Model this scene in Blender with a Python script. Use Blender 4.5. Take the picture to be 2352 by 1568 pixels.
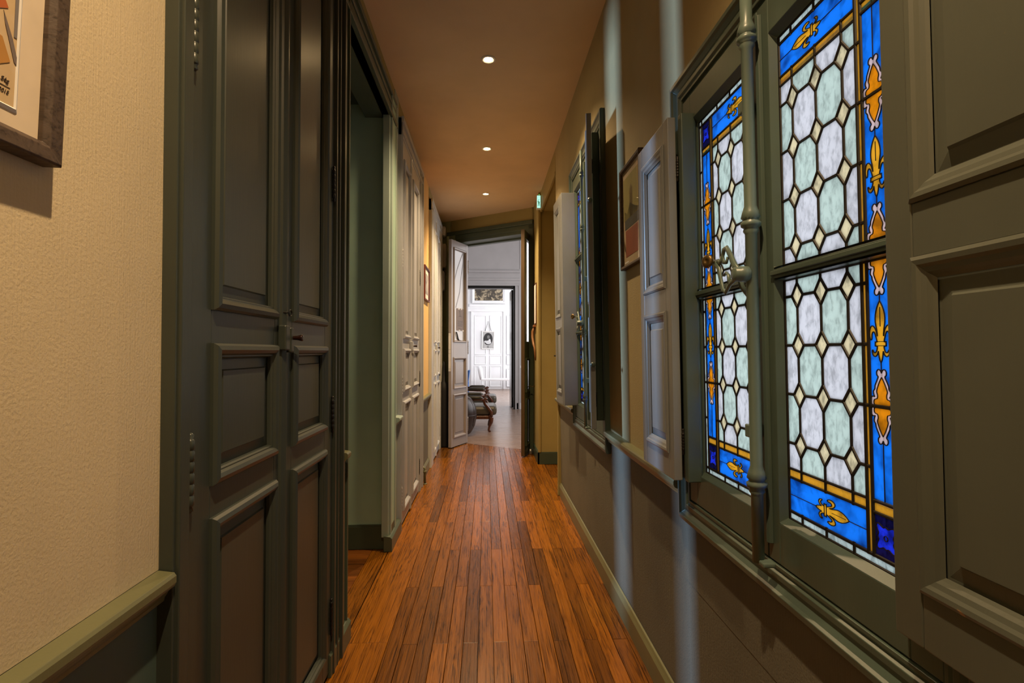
import bpy, bmesh, math, random
from mathutils import Vector, Matrix
from mathutils.geometry import tessellate_polygon
random.seed(7)
for o in list(bpy.data.objects): bpy.data.objects.remove(o)
sc = bpy.context.scene
C = sc.collection
PI = math.pi

# ---------------------------------------------------------------- camera, world, exposure, daylight
H = 1.2
f_px = 1223.0
th = math.atan(22 / f_px); ps = math.atan(58 / f_px * math.cos(th))
F = Vector((math.sin(ps) * math.cos(th), math.cos(ps) * math.cos(th), math.sin(th)))
R = Vector((math.cos(ps), -math.sin(ps), 0)); U = R.cross(F)
cd = bpy.data.cameras.new('camera'); cam = bpy.data.objects.new('camera', cd); C.objects.link(cam)
cd.sensor_width = 36; cd.sensor_fit = 'HORIZONTAL'; cd.lens = 36 * f_px / 2352; cd.clip_start = .02
cam.matrix_world = Matrix(((R.x, U.x, -F.x, 0), (R.y, U.y, -F.y, 0), (R.z, U.z, -F.z, H), (0, 0, 0, 1)))
sc.camera = cam
sc.view_settings.view_transform = 'Standard'; sc.view_settings.look = 'None'
sc.view_settings.gamma = 1; sc.view_settings.use_curve_mapping = False
sc.view_settings.exposure = 0.0
LAMP_W = 170.0
SKY = 1.8
world = bpy.data.worlds.new('sky'); sc.world = world; world.use_nodes = True
bg = world.node_tree.nodes['Background']; bg.inputs[0].default_value = (.76, .89, 1, 1); bg.inputs[1].default_value = SKY

def area_light(name, loc, rot, sx, sy, watts, col):
    l = bpy.data.lights.new(name, 'AREA'); l.shape = 'RECTANGLE'; l.size = sx; l.size_y = sy; l.energy = watts; l.color = col
    o = bpy.data.objects.new(name, l); C.objects.link(o); o.location = loc; o.rotation_euler = rot
    return o
DAY = (1, .965, .975)
# daylight of the tall windows of the two rooms beyond (their right walls)
area_light('daylight_drawing_room', (1.94, 8.5, 1.95), (0, PI / 2, 0), 2.5, 2.6, 68, DAY)
area_light('daylight_far_room', (2.94, 14.4, 1.9), (0, PI / 2, 0), 2.6, 3.8, 200, DAY)
area_light('streak_light', (-4.0, 4.26, 2.0), (0, -PI / 2, 0), 0.5, .22, 300, (.42, .66, 1))  # added unseen light that makes the streaks on the right wall

# ---------------------------------------------------------------- materials
def mat(name):
    m = bpy.data.materials.new(name); m.use_nodes = True
    nt = m.node_tree; b = nt.nodes['Principled BSDF']
    return m, nt, b
def N(nt, t, **kw):
    n = nt.nodes.new(t)
    for k, v in kw.items(): setattr(n, k, v)
    return n
def coords(nt, scale=(1, 1, 1), kind='Object', rnd=False):
    tc = N(nt, 'ShaderNodeTexCoord'); mp = N(nt, 'ShaderNodeMapping'); mp.inputs['Scale'].default_value = scale
    nt.links.new(tc.outputs[kind], mp.inputs['Vector'])
    if rnd:
        oi = N(nt, 'ShaderNodeObjectInfo'); mu = N(nt, 'ShaderNodeMath', operation='MULTIPLY'); mu.inputs[1].default_value = 37.0
        cb = N(nt, 'ShaderNodeCombineXYZ')
        nt.links.new(oi.outputs['Random'], mu.inputs[0])
        for i in range(3): nt.links.new(mu.outputs[0], cb.inputs[i])
        nt.links.new(cb.outputs[0], mp.inputs['Location'])
    return mp.outputs[0]
def noise(nt, vec, scale, detail=3, rough=.55, dist=0):
    n = N(nt, 'ShaderNodeTexNoise'); n.inputs['Scale'].default_value = scale; n.inputs['Detail'].default_value = detail
    n.inputs['Roughness'].default_value = rough; n.inputs['Distortion'].default_value = dist
    nt.links.new(vec, n.inputs['Vector']); return n.outputs['Fac']
def ramp(nt, fac, stops):
    r = N(nt, 'ShaderNodeValToRGB'); e = r.color_ramp.elements
    while len(e) < len(stops): e.new(.5)
    for el, (p, c) in zip(e, stops): el.position = p; el.color = (*c, 1)
    nt.links.new(fac, r.inputs['Fac']); return r.outputs['Color']
def bump(nt, b, h, strength, dist=.002):
    n = N(nt, 'ShaderNodeBump'); n.inputs['Strength'].default_value = strength; n.inputs['Distance'].default_value = dist
    nt.links.new(h, n.inputs['Height']); nt.links.new(n.outputs[0], b.inputs['Normal']); return n
def paint(name, col, rough=.4, var=.12, chips=None, spec=.5):
    """brushed oil paint: faint vertical brush relief, slight tone drift, optional chips"""
    m, nt, b = mat(name)
    v = coords(nt, (1, 1, .06)); v2 = coords(nt)
    n1 = noise(nt, v2, 3.0, 3)
    lo = tuple(c * (1 - var) for c in col); hi = tuple(min(1, c * (1 + var)) for c in col)
    c = ramp(nt, n1, [(.3, lo), (.7, hi)])
    if chips:
        n3 = noise(nt, v2, 14, 4, .6); mk = ramp(nt, n3, [(.735, (0, 0, 0)), (.75, (1, 1, 1))])
        mx = N(nt, 'ShaderNodeMix', data_type='RGBA'); nt.links.new(mk, mx.inputs[0]); nt.links.new(c, mx.inputs[6]); mx.inputs[7].default_value = (*chips, 1)
        c = mx.outputs[2]
    nt.links.new(c, b.inputs['Base Color']); b.inputs['Roughness'].default_value = rough; b.inputs['Specular IOR Level'].default_value = spec
    n2 = noise(nt, v, 160, 3); bump(nt, b, n2, .16, .0012)
    return m
def plain(name, col, rough=.5, metal=0):
    m, nt, b = mat(name)
    n1 = noise(nt, coords(nt), 9, 3)
    nt.links.new(ramp(nt, n1, [(.3, tuple(c * .9 for c in col)), (.7, tuple(min(1, c * 1.08) for c in col))]), b.inputs['Base Color'])
    b.inputs['Roughness'].default_value = rough; b.inputs['Metallic'].default_value = metal
    return m
def paper(name, col, strength=.5, smudge=.15):
    """embossed wallpaper: upright fibres and small pits"""
    m, nt, b = mat(name)
    v = coords(nt, (1, 1, .035)); v2 = coords(nt)
    a = noise(nt, v, 260, 2); c = noise(nt, v2, 190, 3)
    ad = N(nt, 'ShaderNodeMath', operation='ADD'); nt.links.new(a, ad.inputs[0]); nt.links.new(c, ad.inputs[1])
    bump(nt, b, ad.outputs[0], strength, .0022)
    n1 = noise(nt, v2, 2.2, 4, .6)
    nt.links.new(ramp(nt, n1, [(.25, tuple(x * (1 - smudge) for x in col)), (.6, col)]), b.inputs['Base Color'])
    b.inputs['Roughness'].default_value = .75; b.inputs['Specular IOR Level'].default_value = .25
    return m
def wood(name, dark, light, rough=.35, gs=(60, 60, 60), axis=1, varamt=.35, coat=0.0, rnd=True):
    """long fine grain with a slow figure; every board gets its own cut and tone"""
    m, nt, b = mat(name)
    s = [1, 1, 1]; s[axis] = .013
    s2 = [1, 1, 1]; s2[axis] = .06
    v = coords(nt, tuple(s), rnd=rnd); v2 = coords(nt, tuple(s2), rnd=rnd)
    g = noise(nt, v, 260, 4, .6, .2); w = noise(nt, v2, 22, 3, .55, 1.6)
    wv = N(nt, 'ShaderNodeMath', operation='MULTIPLY'); wv.inputs[1].default_value = 9.0; nt.links.new(w, wv.inputs[0])
    fr = N(nt, 'ShaderNodeMath', operation='PINGPONG'); fr.inputs[1].default_value = 1.0; nt.links.new(wv.outputs[0], fr.inputs[0])
    m1 = N(nt, 'ShaderNodeMath', operation='MULTIPLY'); m1.inputs[1].default_value = .22; nt.links.new(fr.outputs[0], m1.inputs[0])
    m2 = N(nt, 'ShaderNodeMath', operation='MULTIPLY_ADD'); m2.inputs[1].default_value = .78; nt.links.new(g, m2.inputs[0]); nt.links.new(m1.outputs[0], m2.inputs[2])
    hf = m2
    c = ramp(nt, hf.outputs[0], [(.30, dark), (.46, tuple(x * .35 + y * .65 for x, y in zip(dark, light))), (.70, light)])
    oi = N(nt, 'ShaderNodeObjectInfo'); hs = N(nt, 'ShaderNodeHueSaturation')
    mr = N(nt, 'ShaderNodeMapRange'); mr.inputs[3].default_value = 1 - varamt; mr.inputs[4].default_value = 1 + varamt
    nt.links.new(oi.outputs['Random'], mr.inputs[0]); nt.links.new(mr.outputs[0], hs.inputs['Value']); nt.links.new(c, hs.inputs['Color'])
    nt.links.new(hs.outputs[0], b.inputs['Base Color'])
    rr = ramp(nt, g, [(.3, (rough * .8,) * 3), (.7, (rough * 1.35,) * 3)])
    nt.links.new(rr, b.inputs['Roughness']); b.inputs['Coat Weight'].default_value = coat; b.inputs['Coat Roughness'].default_value = .25
    bump(nt, b, hf.outputs[0], .25, .0012); b.inputs['Specular IOR Level'].default_value = .36
    return m
def glass(name, col, var=.12, gs=(1, 1, .5), scale=95, low=0):
    """cathedral glass: light passes and scatters, the front is glossy and hammered"""
    m, nt, b = mat(name); nt.nodes.remove(b)
    out = nt.nodes['Material Output']
    v = coords(nt, gs, rnd=True)
    n1 = noise(nt, v, scale, 3, .6); n2 = noise(nt, v, 16 if low else 80, 3, .6, 1.0)
    ad = N(nt, 'ShaderNodeMath', operation='ADD'); nt.links.new(n1, ad.inputs[0]); nt.links.new(n2, ad.inputs[1])
    hf = N(nt, 'ShaderNodeMath', operation='MULTIPLY'); hf.inputs[1].default_value = .5; nt.links.new(ad.outputs[0], hf.inputs[0])
    lo = tuple(x * (1 - var) for x in col); hi = tuple(min(1, x * (1 + var * .5)) for x in col)
    c = ramp(nt, hf.outputs[0], [(.38, lo), (.53, hi)])
    tr = N(nt, 'ShaderNodeBsdfTranslucent'); gl = N(nt, 'ShaderNodeBsdfGlossy'); gl.inputs['Roughness'].default_value = .22
    nt.links.new(c, tr.inputs['Color'])
    bp = N(nt, 'ShaderNodeBump'); bp.inputs['Strength'].default_value = .6; bp.inputs['Distance'].default_value = .0015
    nt.links.new(n1, bp.inputs['Height']); nt.links.new(bp.outputs[0], gl.inputs['Normal'])
    ms = N(nt, 'ShaderNodeMixShader'); ms.inputs[0].default_value = .06
    nt.links.new(tr.outputs[0], ms.inputs[1]); nt.links.new(gl.outputs[0], ms.inputs[2]); nt.links.new(ms.outputs[0], out.inputs['Surface'])
    return m
def emit(name, col, s):
    m, nt, b = mat(name); b.inputs['Base Color'].default_value = (*col, 1)
    b.inputs['Emission Color'].default_value = (*col, 1); b.inputs['Emission Strength'].default_value = s
    return m

CHIP = (.34, .2, .09)
M = dict(
    green=paint('grey_green_paint', (.075, .098, .068), .36, .1),
    green_dk=paint('dark_green_paint', (.05, .075, .052), .38, .1),
    green_win=paint('window_green_paint', (.07, .102, .082), .36, .12, CHIP),
    rod=paint('pale_green_ironwork', (.115, .162, .138), .36, .1, CHIP),
    shutter=paint('shutter_paint', (.095, .105, .085), .36, .1, CHIP),
    shutter_daylit=paint('daylit_shutter_paint', (.21, .225, .23), .34, .1, CHIP),  # shutter paint made paler and bluer, daylight put into the colour
    cupboard=paint('cupboard_paint', (.052, .063, .052), .33, .1),
    cupboard2=paint('window_lit_cupboard_paint', (.385, .40, .425), .33, .08),  # cool window light is mixed into this cupboard's colour
    doorframe=paint('door_frame_paint', (.06, .08, .05), .4, .1),
    jamb_olive_lit=paint('jamb_olive_lit_paint', (.42, .44, .24), .45, .1),  # olive lightened to stand in for fill light in the shaded corner
    cupboard3=paint('room_lit_cupboard_paint', (.56, .58, .575), .33, .06),  # whitened to carry the cool light from the room beyond
    olive=paint('olive_wall_paint', (.33, .265, .095), .6, .08),
    niche_daylit=paint('daylit_passage_paint', (.33, .49, .40), .5, .08),  # green lightened and cooled in place of the window's daylight
    pale=paint('daylit_green_paint', (.31, .39, .35), .36, .08),  # casing green lightened as if lit by the far window
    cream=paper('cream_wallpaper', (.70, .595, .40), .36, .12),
    yellow=paper('warm_lit_wallpaper', (.84, .57, .22), .4, .08),  # the cream wallpaper again, lamp warmth put into its colour
    cream_shaded=paper('shaded_cream_wallpaper', (.42, .345, .185), .45, .12),  # the cream wallpaper darkened, the right wall's shade painted in
    dado=paper('grey_dado_paper', (.17, .165, .13), .5, .2),
    dado_green=paint('dado_green_paint', (.085, .135, .115), .45, .1),
    ceiling=paint('ceiling_paint', (.72, .54, .34), .7, .05, None, .2),
    rail=paint('rail_paint', (.16, .165, .085), .35, .1, CHIP),
    leafgrey=paint('door_leaf_paint', (.30, .265, .25), .35, .06),
    white=paint('white_panelling_paint', (.82, .82, .83), .45, .03),
    room=paint('room_wall_paint', (.56, .55, .56), .5, .05),
    plank=wood('oak_floorboard', (.046, .0145, .0016), (.265, .092, .005), .24, varamt=.42),
    plank_x=wood('oak_floorboard_crosswise', (.046, .014, .002), (.19, .06, .007), .32, axis=0, varamt=.35),
    farfloor=wood('far_room_parquet', (.2, .125, .09), (.36, .25, .19), .25, axis=0, varamt=.05),
    farjoint=plain('parquet_joint_dirt', (.13, .085, .06), .5),
    frame_grey=wood('grey_brown_frame_wood', (.045, .032, .025), (.1, .072, .055), .5, varamt=.1),
    mahogany=wood('mahogany', (.03, .01, .006), (.14, .045, .02), .22, axis=2, varamt=.1, coat=.5),
    redframe=plain('red_brown_frame', (.12, .02, .012), .35),
    blackened=plain('blackened_iron', (.012, .011, .01), .45, .4),
    brass=plain('aged_brass', (.2, .135, .055), .4, .8),
    brown_knob=plain('brown_porcelain', (.03, .011, .008), .2),
    steel=plain('dull_steel', (.35, .33, .3), .35, .9),
    lead=plain('lead_came', (.009, .0065, .005), .6),
    matboard=plain('mat_board', (.78, .66, .5), .8),
    whitepaper=plain('white_paper', (.85, .84, .82), .8),
    trim_white=plain('white_metal_trim', (.8, .78, .74), .35),
    box_cream=plain('cream_plastic', (.5, .44, .3), .45),
    black_door=plain('black_lacquer', (.008, .008, .009), .2),
    black=plain('black_cloth', (.006, .006, .007), .7),
    leather=plain('brown_leather', (.022, .011, .008), .38),
    olive_leather=plain('olive_leather', (.05, .042, .026), .3),
    seat_leather_lit=plain('lit_olive_leather', (.095, .082, .06), .35),  # olive leather lightened to paint in the light on the seats
    blue_cloth=plain('blue_velvet', (.02, .09, .28), .6),
    g_aqua=glass('aqua_cathedral_glass', (.70, .74, .69), .24),
    g_lilac=glass('lilac_cathedral_glass', (.79, .75, .76), .22),
    g_cream=glass('cream_cathedral_glass', (.82, .72, .55), .3),
    g_amber=glass('amber_glass', (.86, .55, .14), .1),
    g_blue=glass('blue_glass', (.07, .38, .93), .45, (1, 1, 1), 18, low=1),
    g_clear=glass('clear_hammered_glass', (.74, .77, .74), .3),
    g_gold=glass('gold_stained_glass', (.88, .55, .12), .35, (1, 1, 1), 40, low=1),
    g_orange=glass('orange_stained_glass', (.86, .46, .06), .3, (1, 1, 1), 40, low=1),
    g_pink=glass('pale_pink_glass', (.9, .74, .72), .15),
    g_navy=glass('navy_glass', (.06, .06, .2), .5, (1, 1, 1), 60, low=1),
    g_violet=glass('violet_blue_glass', (.1, .16, .75), .5, (1, 1, 1), 60, low=1),
)

# ---------------------------------------------------------------- mesh helpers
class MB:
    def __init__(s): s.v = []; s.f = []; s.sm = []
    def add(s, vs, fs, smooth=False, mx=None):
        o = len(s.v)
        s.v += [tuple(mx @ Vector(p)) if mx else tuple(p) for p in vs]
        s.f += [tuple(i + o for i in f) for f in fs]; s.sm += [smooth] * len(fs); return s
    def box(s, x0, x1, y0, y1, z0, z1, mx=None):
        if x0 > x1: x0, x1 = x1, x0
        if y0 > y1: y0, y1 = y1, y0
        if z0 > z1: z0, z1 = z1, z0
        vs = [(x, y, z) for z in (z0, z1) for y in (y0, y1) for x in (x0, x1)]
        return s.add(vs, [(0, 2, 3, 1), (4, 5, 7, 6), (0, 1, 5, 4), (2, 6, 7, 3), (0, 4, 6, 2), (1, 3, 7, 5)], mx=mx)
    def ring(s, x0, x1, z0, z1, prof, y=0.0, mx=None):
        """mitred moulding round a rectangle; prof = (inset, height towards -y)"""
        vs = []
        for i, h in prof: vs += [(x0 + i, y - h, z0 + i), (x1 - i, y - h, z0 + i), (x1 - i, y - h, z1 - i), (x0 + i, y - h, z1 - i)]
        fs = [(4 * k + j, 4 * k + (j + 1) % 4, 4 * k + 4 + (j + 1) % 4, 4 * k + 4 + j) for k in range(len(prof) - 1) for j in range(4)]
        return s.add(vs, fs, mx=mx)
    def sweep(s, prof, p0, p1, a, b, smooth=False):
        """extrude a closed 2-D profile (a*u + b*v) from p0 to p1"""
        p0, p1, a, b = map(Vector, (p0, p1, a, b)); n = len(prof)
        vs = [p0 + a * u + b * v for u, v in prof] + [p1 + a * u + b * v for u, v in prof]
        fs = [(i, (i + 1) % n, n + (i + 1) % n, n + i) for i in range(n)] + [tuple(range(n - 1, -1, -1)), tuple(range(n, 2 * n))]
        return s.add(vs, fs, smooth)
    def poly(s, pts, y0, y1, mx=None):
        """prism from an x-z outline between depths y0 and y1"""
        n = len(pts)
        vs = [(x, y0, z) for x, z in pts] + [(x, y1, z) for x, z in pts]
        fs = [(i, (i + 1) % n, n + (i + 1) % n, n + i) for i in range(n)] + [tuple(range(n)), tuple(range(2 * n - 1, n - 1, -1))]
        return s.add(vs, fs, mx=mx)
    def polyh(s, loops, y0, y1):
        """prism with holes"""
        tri = tessellate_polygon([[Vector((x, z, 0)) for x, z in l] for l in loops]); flat = [p for l in loops for p in l]; n = len(flat)
        s.add([(x, y0, z) for x, z in flat] + [(x, y1, z) for x, z in flat], [tuple(t) for t in tri] + [tuple(i + n for i in reversed(t)) for t in tri])
        for l in loops:
            m = len(l)
            s.add([(x, y0, z) for x, z in l] + [(x, y1, z) for x, z in l], [(i, (i + 1) % m, m + (i + 1) % m, m + i) for i in range(m)])
        return s
    def ribbon(s, pts, w, y0, y1, closed=True):
        """narrow strip that follows an x-z outline"""
        n = len(pts)
        for i in range(n if closed else n - 1):
            a = Vector(pts[i]); b = Vector(pts[(i + 1) % n]); d = b - a
            if d.length < 1e-6: continue
            d.normalize(); q = Vector((-d.y, d.x)) * w / 2; e = d * w * .3
            s.poly([tuple(a - e + q), tuple(b + e + q), tuple(b + e - q), tuple(a - e - q)], y0, y1)
        return s
    def came(s, a, b, w=.0052, y=.01, t=.0036):
        a = Vector(a); b = Vector(b); d = (b - a)
        if d.length < 1e-6: return s
        d.normalize(); q = Vector((-d.y, d.x)); e = d * w * .25
        a = a - e; b = b + e
        prof = [(-w / 2, t * .4), (-w * .28, t), (w * .28, t), (w / 2, t * .4), (w / 2, -t * .4), (w * .28, -t), (-w * .28, -t), (-w / 2, -t * .4)]
        return s.sweep(prof, (a.x, y, a.y), (b.x, y, b.y), (q.x, 0, q.y), (0, -1, 0))
    def lathe(s, prof, n=16, mx=None, smooth=True):
        """prof = (radius, height) about z"""
        vs = [(r * math.cos(2 * PI * k / n), r * math.sin(2 * PI * k / n), h) for r, h in prof for k in range(n)]
        fs = [(i * n + k, i * n + (k + 1) % n, (i + 1) * n + (k + 1) % n, (i + 1) * n + k) for i in range(len(prof) - 1) for k in range(n)]
        fs += [tuple(range(n - 1, -1, -1)), tuple(range((len(prof) - 1) * n, len(prof) * n))]
        return s.add(vs, fs, smooth, mx)
    def tube(s, pts, r, n=10, closed=False, flat=1.0):
        pts = [Vector(p) for p in pts]; m = len(pts)
        rs = r if isinstance(r, (list, tuple)) else [r] * m
        t0 = None; vs = []; up = None
        for i, p in enumerate(pts):
            if closed: t = (pts[(i + 1) % m] - pts[i - 1])
            else: t = pts[min(i + 1, m - 1)] - pts[max(i - 1, 0)]
            t.normalize()
            if up is None:
                up = Vector((0, 0, 1)) if abs(t.z) < .9 else Vector((0, 1, 0))
            up = (up - t * up.dot(t)); up.normalize(); sd = t.cross(up)
            for k in range(n):
                a = 2 * PI * k / n
                vs.append(p + (up * math.cos(a) + sd * math.sin(a) * flat) * rs[i])
        fs = []
        for i in range(m if closed else m - 1):
            j = (i + 1) % m
            fs += [(i * n + k, i * n + (k + 1) % n, j * n + (k + 1) % n, j * n + k) for k in range(n)]
        if not closed: fs += [tuple(range(n - 1, -1, -1)), tuple(range((m - 1) * n, m * n))]
        return s.add(vs, fs, True)
    def build(s, name, m, parent=None, bevel=0, kind=None, subsurf=0):
        me = bpy.data.meshes.new(name); me.from_pydata(s.v, [], s.f)
        bm = bmesh.new(); bm.from_mesh(me); bmesh.ops.recalc_face_normals(bm, faces=bm.faces[:]); bm.to_mesh(me); bm.free()
        for p, sm in zip(me.polygons, s.sm): p.use_smooth = sm
        me.materials.append(M[m] if isinstance(m, str) else m)
        o = bpy.data.objects.new(name, me); C.objects.link(o)
        if parent: o.parent = parent
        if bevel:
            b = o.modifiers.new('bevel', 'BEVEL'); b.width = bevel; b.segments = 2; b.limit_method = 'ANGLE'; b.angle_limit = .6
        if subsurf:
            b = o.modifiers.new('subsurf', 'SUBSURF'); b.levels = subsurf; b.render_levels = subsurf
        if kind: o['kind'] = kind
        return o
def tag(o, label, cat, group=None):
    o['label'] = label; o['category'] = cat
    if group: o['group'] = group
    return o
def empty(name, mx=None, loc=None, label=None, cat=None, kind=None, group=None, parent=None):
    o = bpy.data.objects.new(name, None); C.objects.link(o); o.empty_display_size = .05
    if mx is not None: o.matrix_world = mx
    if loc is not None: o.location = loc
    if label: tag(o, label, cat, group)
    if kind: o['kind'] = kind
    if parent: o.parent = parent
    return o
LEAN = .0155
def MR(y, off=0.0):
    """frame of the leaning right wall: local x = towards the camera, -y = into the corridor, z up"""
    return Matrix.Translation((.62, y, 0)) @ Matrix.Rotation(-LEAN, 4, 'Y') @ Matrix.Rotation(-PI / 2, 4, 'Z') @ Matrix.Translation((0, -off, 0))
def ML(y, x=-.578):
    """frame of the left wall: local x = away from the camera, -y = into the corridor"""
    return Matrix.Translation((x, y, 0)) @ Matrix.Rotation(PI / 2, 4, 'Z')

# ---------------------------------------------------------------- room shell
ZC = 2.9
def endline(x): return 6.64 - .72 * x       # front of the slanting end wall
def doorline(x): return 6.80 - .66 * x      # threshold
# sub floor and floor boards
fl = empty('floor', loc=(0, 3, 0), kind='structure')
def on_floor(mb, name, m): 
    o = mb.build(name, m, fl); o.location = (0, -3, 0); return o
on_floor(MB().box(-1.75, 1.6, -2.2, 7.35, -.12, -.021), 'sub_floor', 'blackened')
def board(x0, x1, y0, y1a, y1b, name='floor_plank', m='plank', h=0.0):
    g = .0009; x0 += g; x1 -= g; y0 += g; y1a -= g; y1b -= g; c = .0012; z = h
    bot = [(x0, y0, -.02), (x1, y0, -.02), (x1, y1b, -.02), (x0, y1a, -.02)]
    mid = [(a, b, z - c) for a, b, _ in bot]
    top = [(x0 + c, y0 + c, z), (x1 - c, y0 + c, z), (x1 - c, y1b - c, z), (x0 + c, y1a - c, z)]
    cx, cy = (x0 + x1) / 2, (y0 + y1a) / 2
    mb = MB().add([(a - cx, b - cy, q) for a, b, q in bot + mid + top],
        [(0, 1, 5, 4), (1, 2, 6, 5), (2, 3, 7, 6), (3, 0, 4, 7), (4, 5, 9, 8), (5, 6, 10, 9), (6, 7, 11, 10), (7, 4, 8, 11), (8, 9, 10, 11), (3, 2, 1, 0)])
    o = mb.build(name, m, fl); o.location = (cx, cy - 3, 0); return o
PW = .0622
cols = [(-.587, -.407)] + [(-.407 + PW * k, min(-.407 + PW * (k + 1), .612)) for k in range(17)]
cols = [c for c in cols if c[1] - c[0] > .012]
for ci, (x0, x1) in enumerate(cols):
    L = 1.03 if ci else 1.9
    start = (2.22 if ci % 2 == 0 else 2.75) - 5 * 1.03 if ci else 2.24 - 2 * 1.9
    y = start
    while y < 7.3:
        jit = random.uniform(-.05, .05) if random.random() < .35 else 0
        ya, yb = max(y, -2.1), y + L + 0
        y1a, y1b = min(yb, doorline(x0)), min(yb, doorline(x1))
        if y1b - ya > .02: board(x0, x1, ya, y1a, y1b, h=random.uniform(-.0006, .0004))
        y = yb
# passage floor on the left: one border board, then boards laid across
board(-.69, -.592, 2.2, 3.3, 3.3, h=-.003)
y = 2.2
while y < 3.29:
    xs = [-.69, -1.02 - random.uniform(0, .1), -1.42]
    for a, b in zip(xs[1:], xs[:-1]): board(a, b, y, min(y + .072, 3.3), min(y + .072, 3.3), m='plank_x', h=random.uniform(-.004, -.002))
    y += .072
# floor of the opening on the right
for k in range(8): 
    for y0, y1 in ((4.5, 5.05), (5.05, 5.7)): board(.614 + .09 * k, .614 + .09 * (k + 1), y0 + .18 * (k % 2), y1 + (.18 * (k % 2) if y1 < 5.6 else 0), y1 + (.18 * (k % 2) if y1 < 5.6 else 0), m='plank', h=-.002)
# floor of the two rooms beyond
ff = MB().add([(-2.6, 7.0, 0), (-.62, 7.0, 0), (-.62, doorline(-.62), 0), (.62, doorline(.62), 0), (.62, 6.2, 0), (2, 6.2, 0), (2, 17.2, 0), (-2.6, 17.2, 0)], [(0, 1, 2, 3, 4, 5, 6, 7)])
far = on_floor(ff, 'far_room_parquet', 'farfloor')
# joints of the crosswise boards in the far rooms (too fine to pick apart)
jm = MB()
yy = 6.4
while yy < 12.5:
    jm.box(-2.5, 1.9, yy, yy + .003, -.001, .0005); yy += .11
jo = on_floor(jm, 'parquet_joint', 'farjoint'); jo['kind'] = 'stuff'
# strip of threshold wood
def along(mb, x0, x1, fn, d0, d1, z0, z1):
    n = Vector((.584, .811, 0)); a = Vector((x0, fn(x0), 0)); b = Vector((x1, fn(x1), 0)); 
    t = (b - a).normalized(); n = Vector((-t.y, t.x, 0))
    if n.y < 0: n = -n
    p = [a + n * d0, b + n * d0, b + n * d1, a + n * d1]
    return mb.add([(q.x, q.y, z) for z in (z0, z1) for q in p], [(3, 2, 1, 0), (4, 5, 6, 7), (0, 1, 5, 4), (1, 2, 6, 5), (2, 3, 7, 6), (3, 0, 4, 7)])

ce = MB().box(-1.8, 1.7, -2.3, 7.5, ZC, ZC + .15).build('ceiling', 'ceiling', kind='structure')

# left wall ---------------------------------------------------------------
XL = -.60
wl = empty('wall_left', loc=(XL, 2, 0), kind='structure')
def lw(mb, name, m, **k):
    o = mb.build(name, m, wl, **k); o.location = (-XL, -2, 0); return o
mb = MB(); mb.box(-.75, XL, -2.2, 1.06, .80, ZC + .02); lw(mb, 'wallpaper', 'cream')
mb = MB(); mb.box(-.75, XL - .002, -2.2, 1.06, 0, .80); lw(mb, 'dado', 'dado_green')
# wall body behind cupboards, piers beside the passage, lintel over it
mb = MB()
mb.box(-.75, -.615, 1.06, 2.15, 0, ZC + .02); mb.box(-1.6, XL, 2.13, 2.19, 0, ZC + .02); mb.box(-.75, -.598, 3.46, 3.60, 0, ZC + .02)
mb.box(-.75, -.615, 3.60, 4.78, 0, ZC + .02); mb.box(-.75, XL, 2.19, 3.46, 2.76, ZC + .02); mb.box(-.75, XL + .001, 1.06, 4.78, 2.80, ZC + .02)
mb.box(-.75, -.615, 5.5, 6.8, 0, ZC + .02); mb.box(-.75, XL + .001, 5.5, 6.8, 2.80, ZC + .02)
lw(mb, 'wall_body', 'olive')
mb = MB(); mb.box(-.75, XL, 4.78, 5.52, .765, ZC + .02); lw(mb, 'wallpaper', 'yellow')
mb = MB(); mb.box(-.75, XL - .002, 4.78, 5.52, 0, .765); lw(mb, 'dado', 'dado')
mb = MB(); mb.box(-.80, -.615, 6.75, 7.2, 0, ZC + .02); lw(mb, 'wall_body', 'niche_daylit')
# side passage shell
mb = MB(); mb.box(-1.23, -.583, 3.3, 3.45, .135, 2.78); lw(mb, 'passage_wall', 'niche_daylit')
mb = MB(); mb.box(-.9, -.5835, 3.2985, 3.31, .9, 2.05); 
mb = MB(); mb.box(-1.6, -.6, 2.19, 3.45, 2.72, 2.8); lw(mb, 'passage_soffit', 'green_dk')
mb = MB(); mb.box(-1.23, -.583, 3.286, 3.45, 0, .135); mb.box(-1.23, -.585, 3.290, 3.31, .135, .145); lw(mb, 'passage_baseboard', 'green_dk')
# added unseen screen at the passage end; its slits shape the wall streaks
dm = MB()
SL = ((2.59, 2.72), (3.075, 3.225))
ys = [2.19, SL[0][0], SL[0][1], SL[1][0], SL[1][1], 3.3]
for a, b in ((0, 1), (2, 3), (4, 5)): dm.box(-1.25, -1.2, ys[a], ys[b], 0, 2.75)
for a, b in SL: dm.box(-1.25, -1.2, a, b, 0, .78); dm.box(-1.25, -1.2, a, b, 2.45, 2.75)
lw(dm, 'slit_screen', 'green_dk')
mb = MB(); mb.box(-4.3, -4.2, 2.0, 4.8, 0, 2.9); mb.box(-4.3, -1.25, 2.0, 2.19, 0, 2.9); mb.box(-4.3, -1.6, 4.7, 4.8, 0, 2.9); mb.box(-4.3, -1.25, 2, 4.8, 2.76, 2.9); mb.box(-4.3, -1.4, 2, 4.8, -.1, 0)
mb.box(-1.26, -1.2, 3.3, 4.8, 0, 2.9)
lw(mb, 'streak_light_box', 'green_dk')  # unseen box added around the streak light

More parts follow.
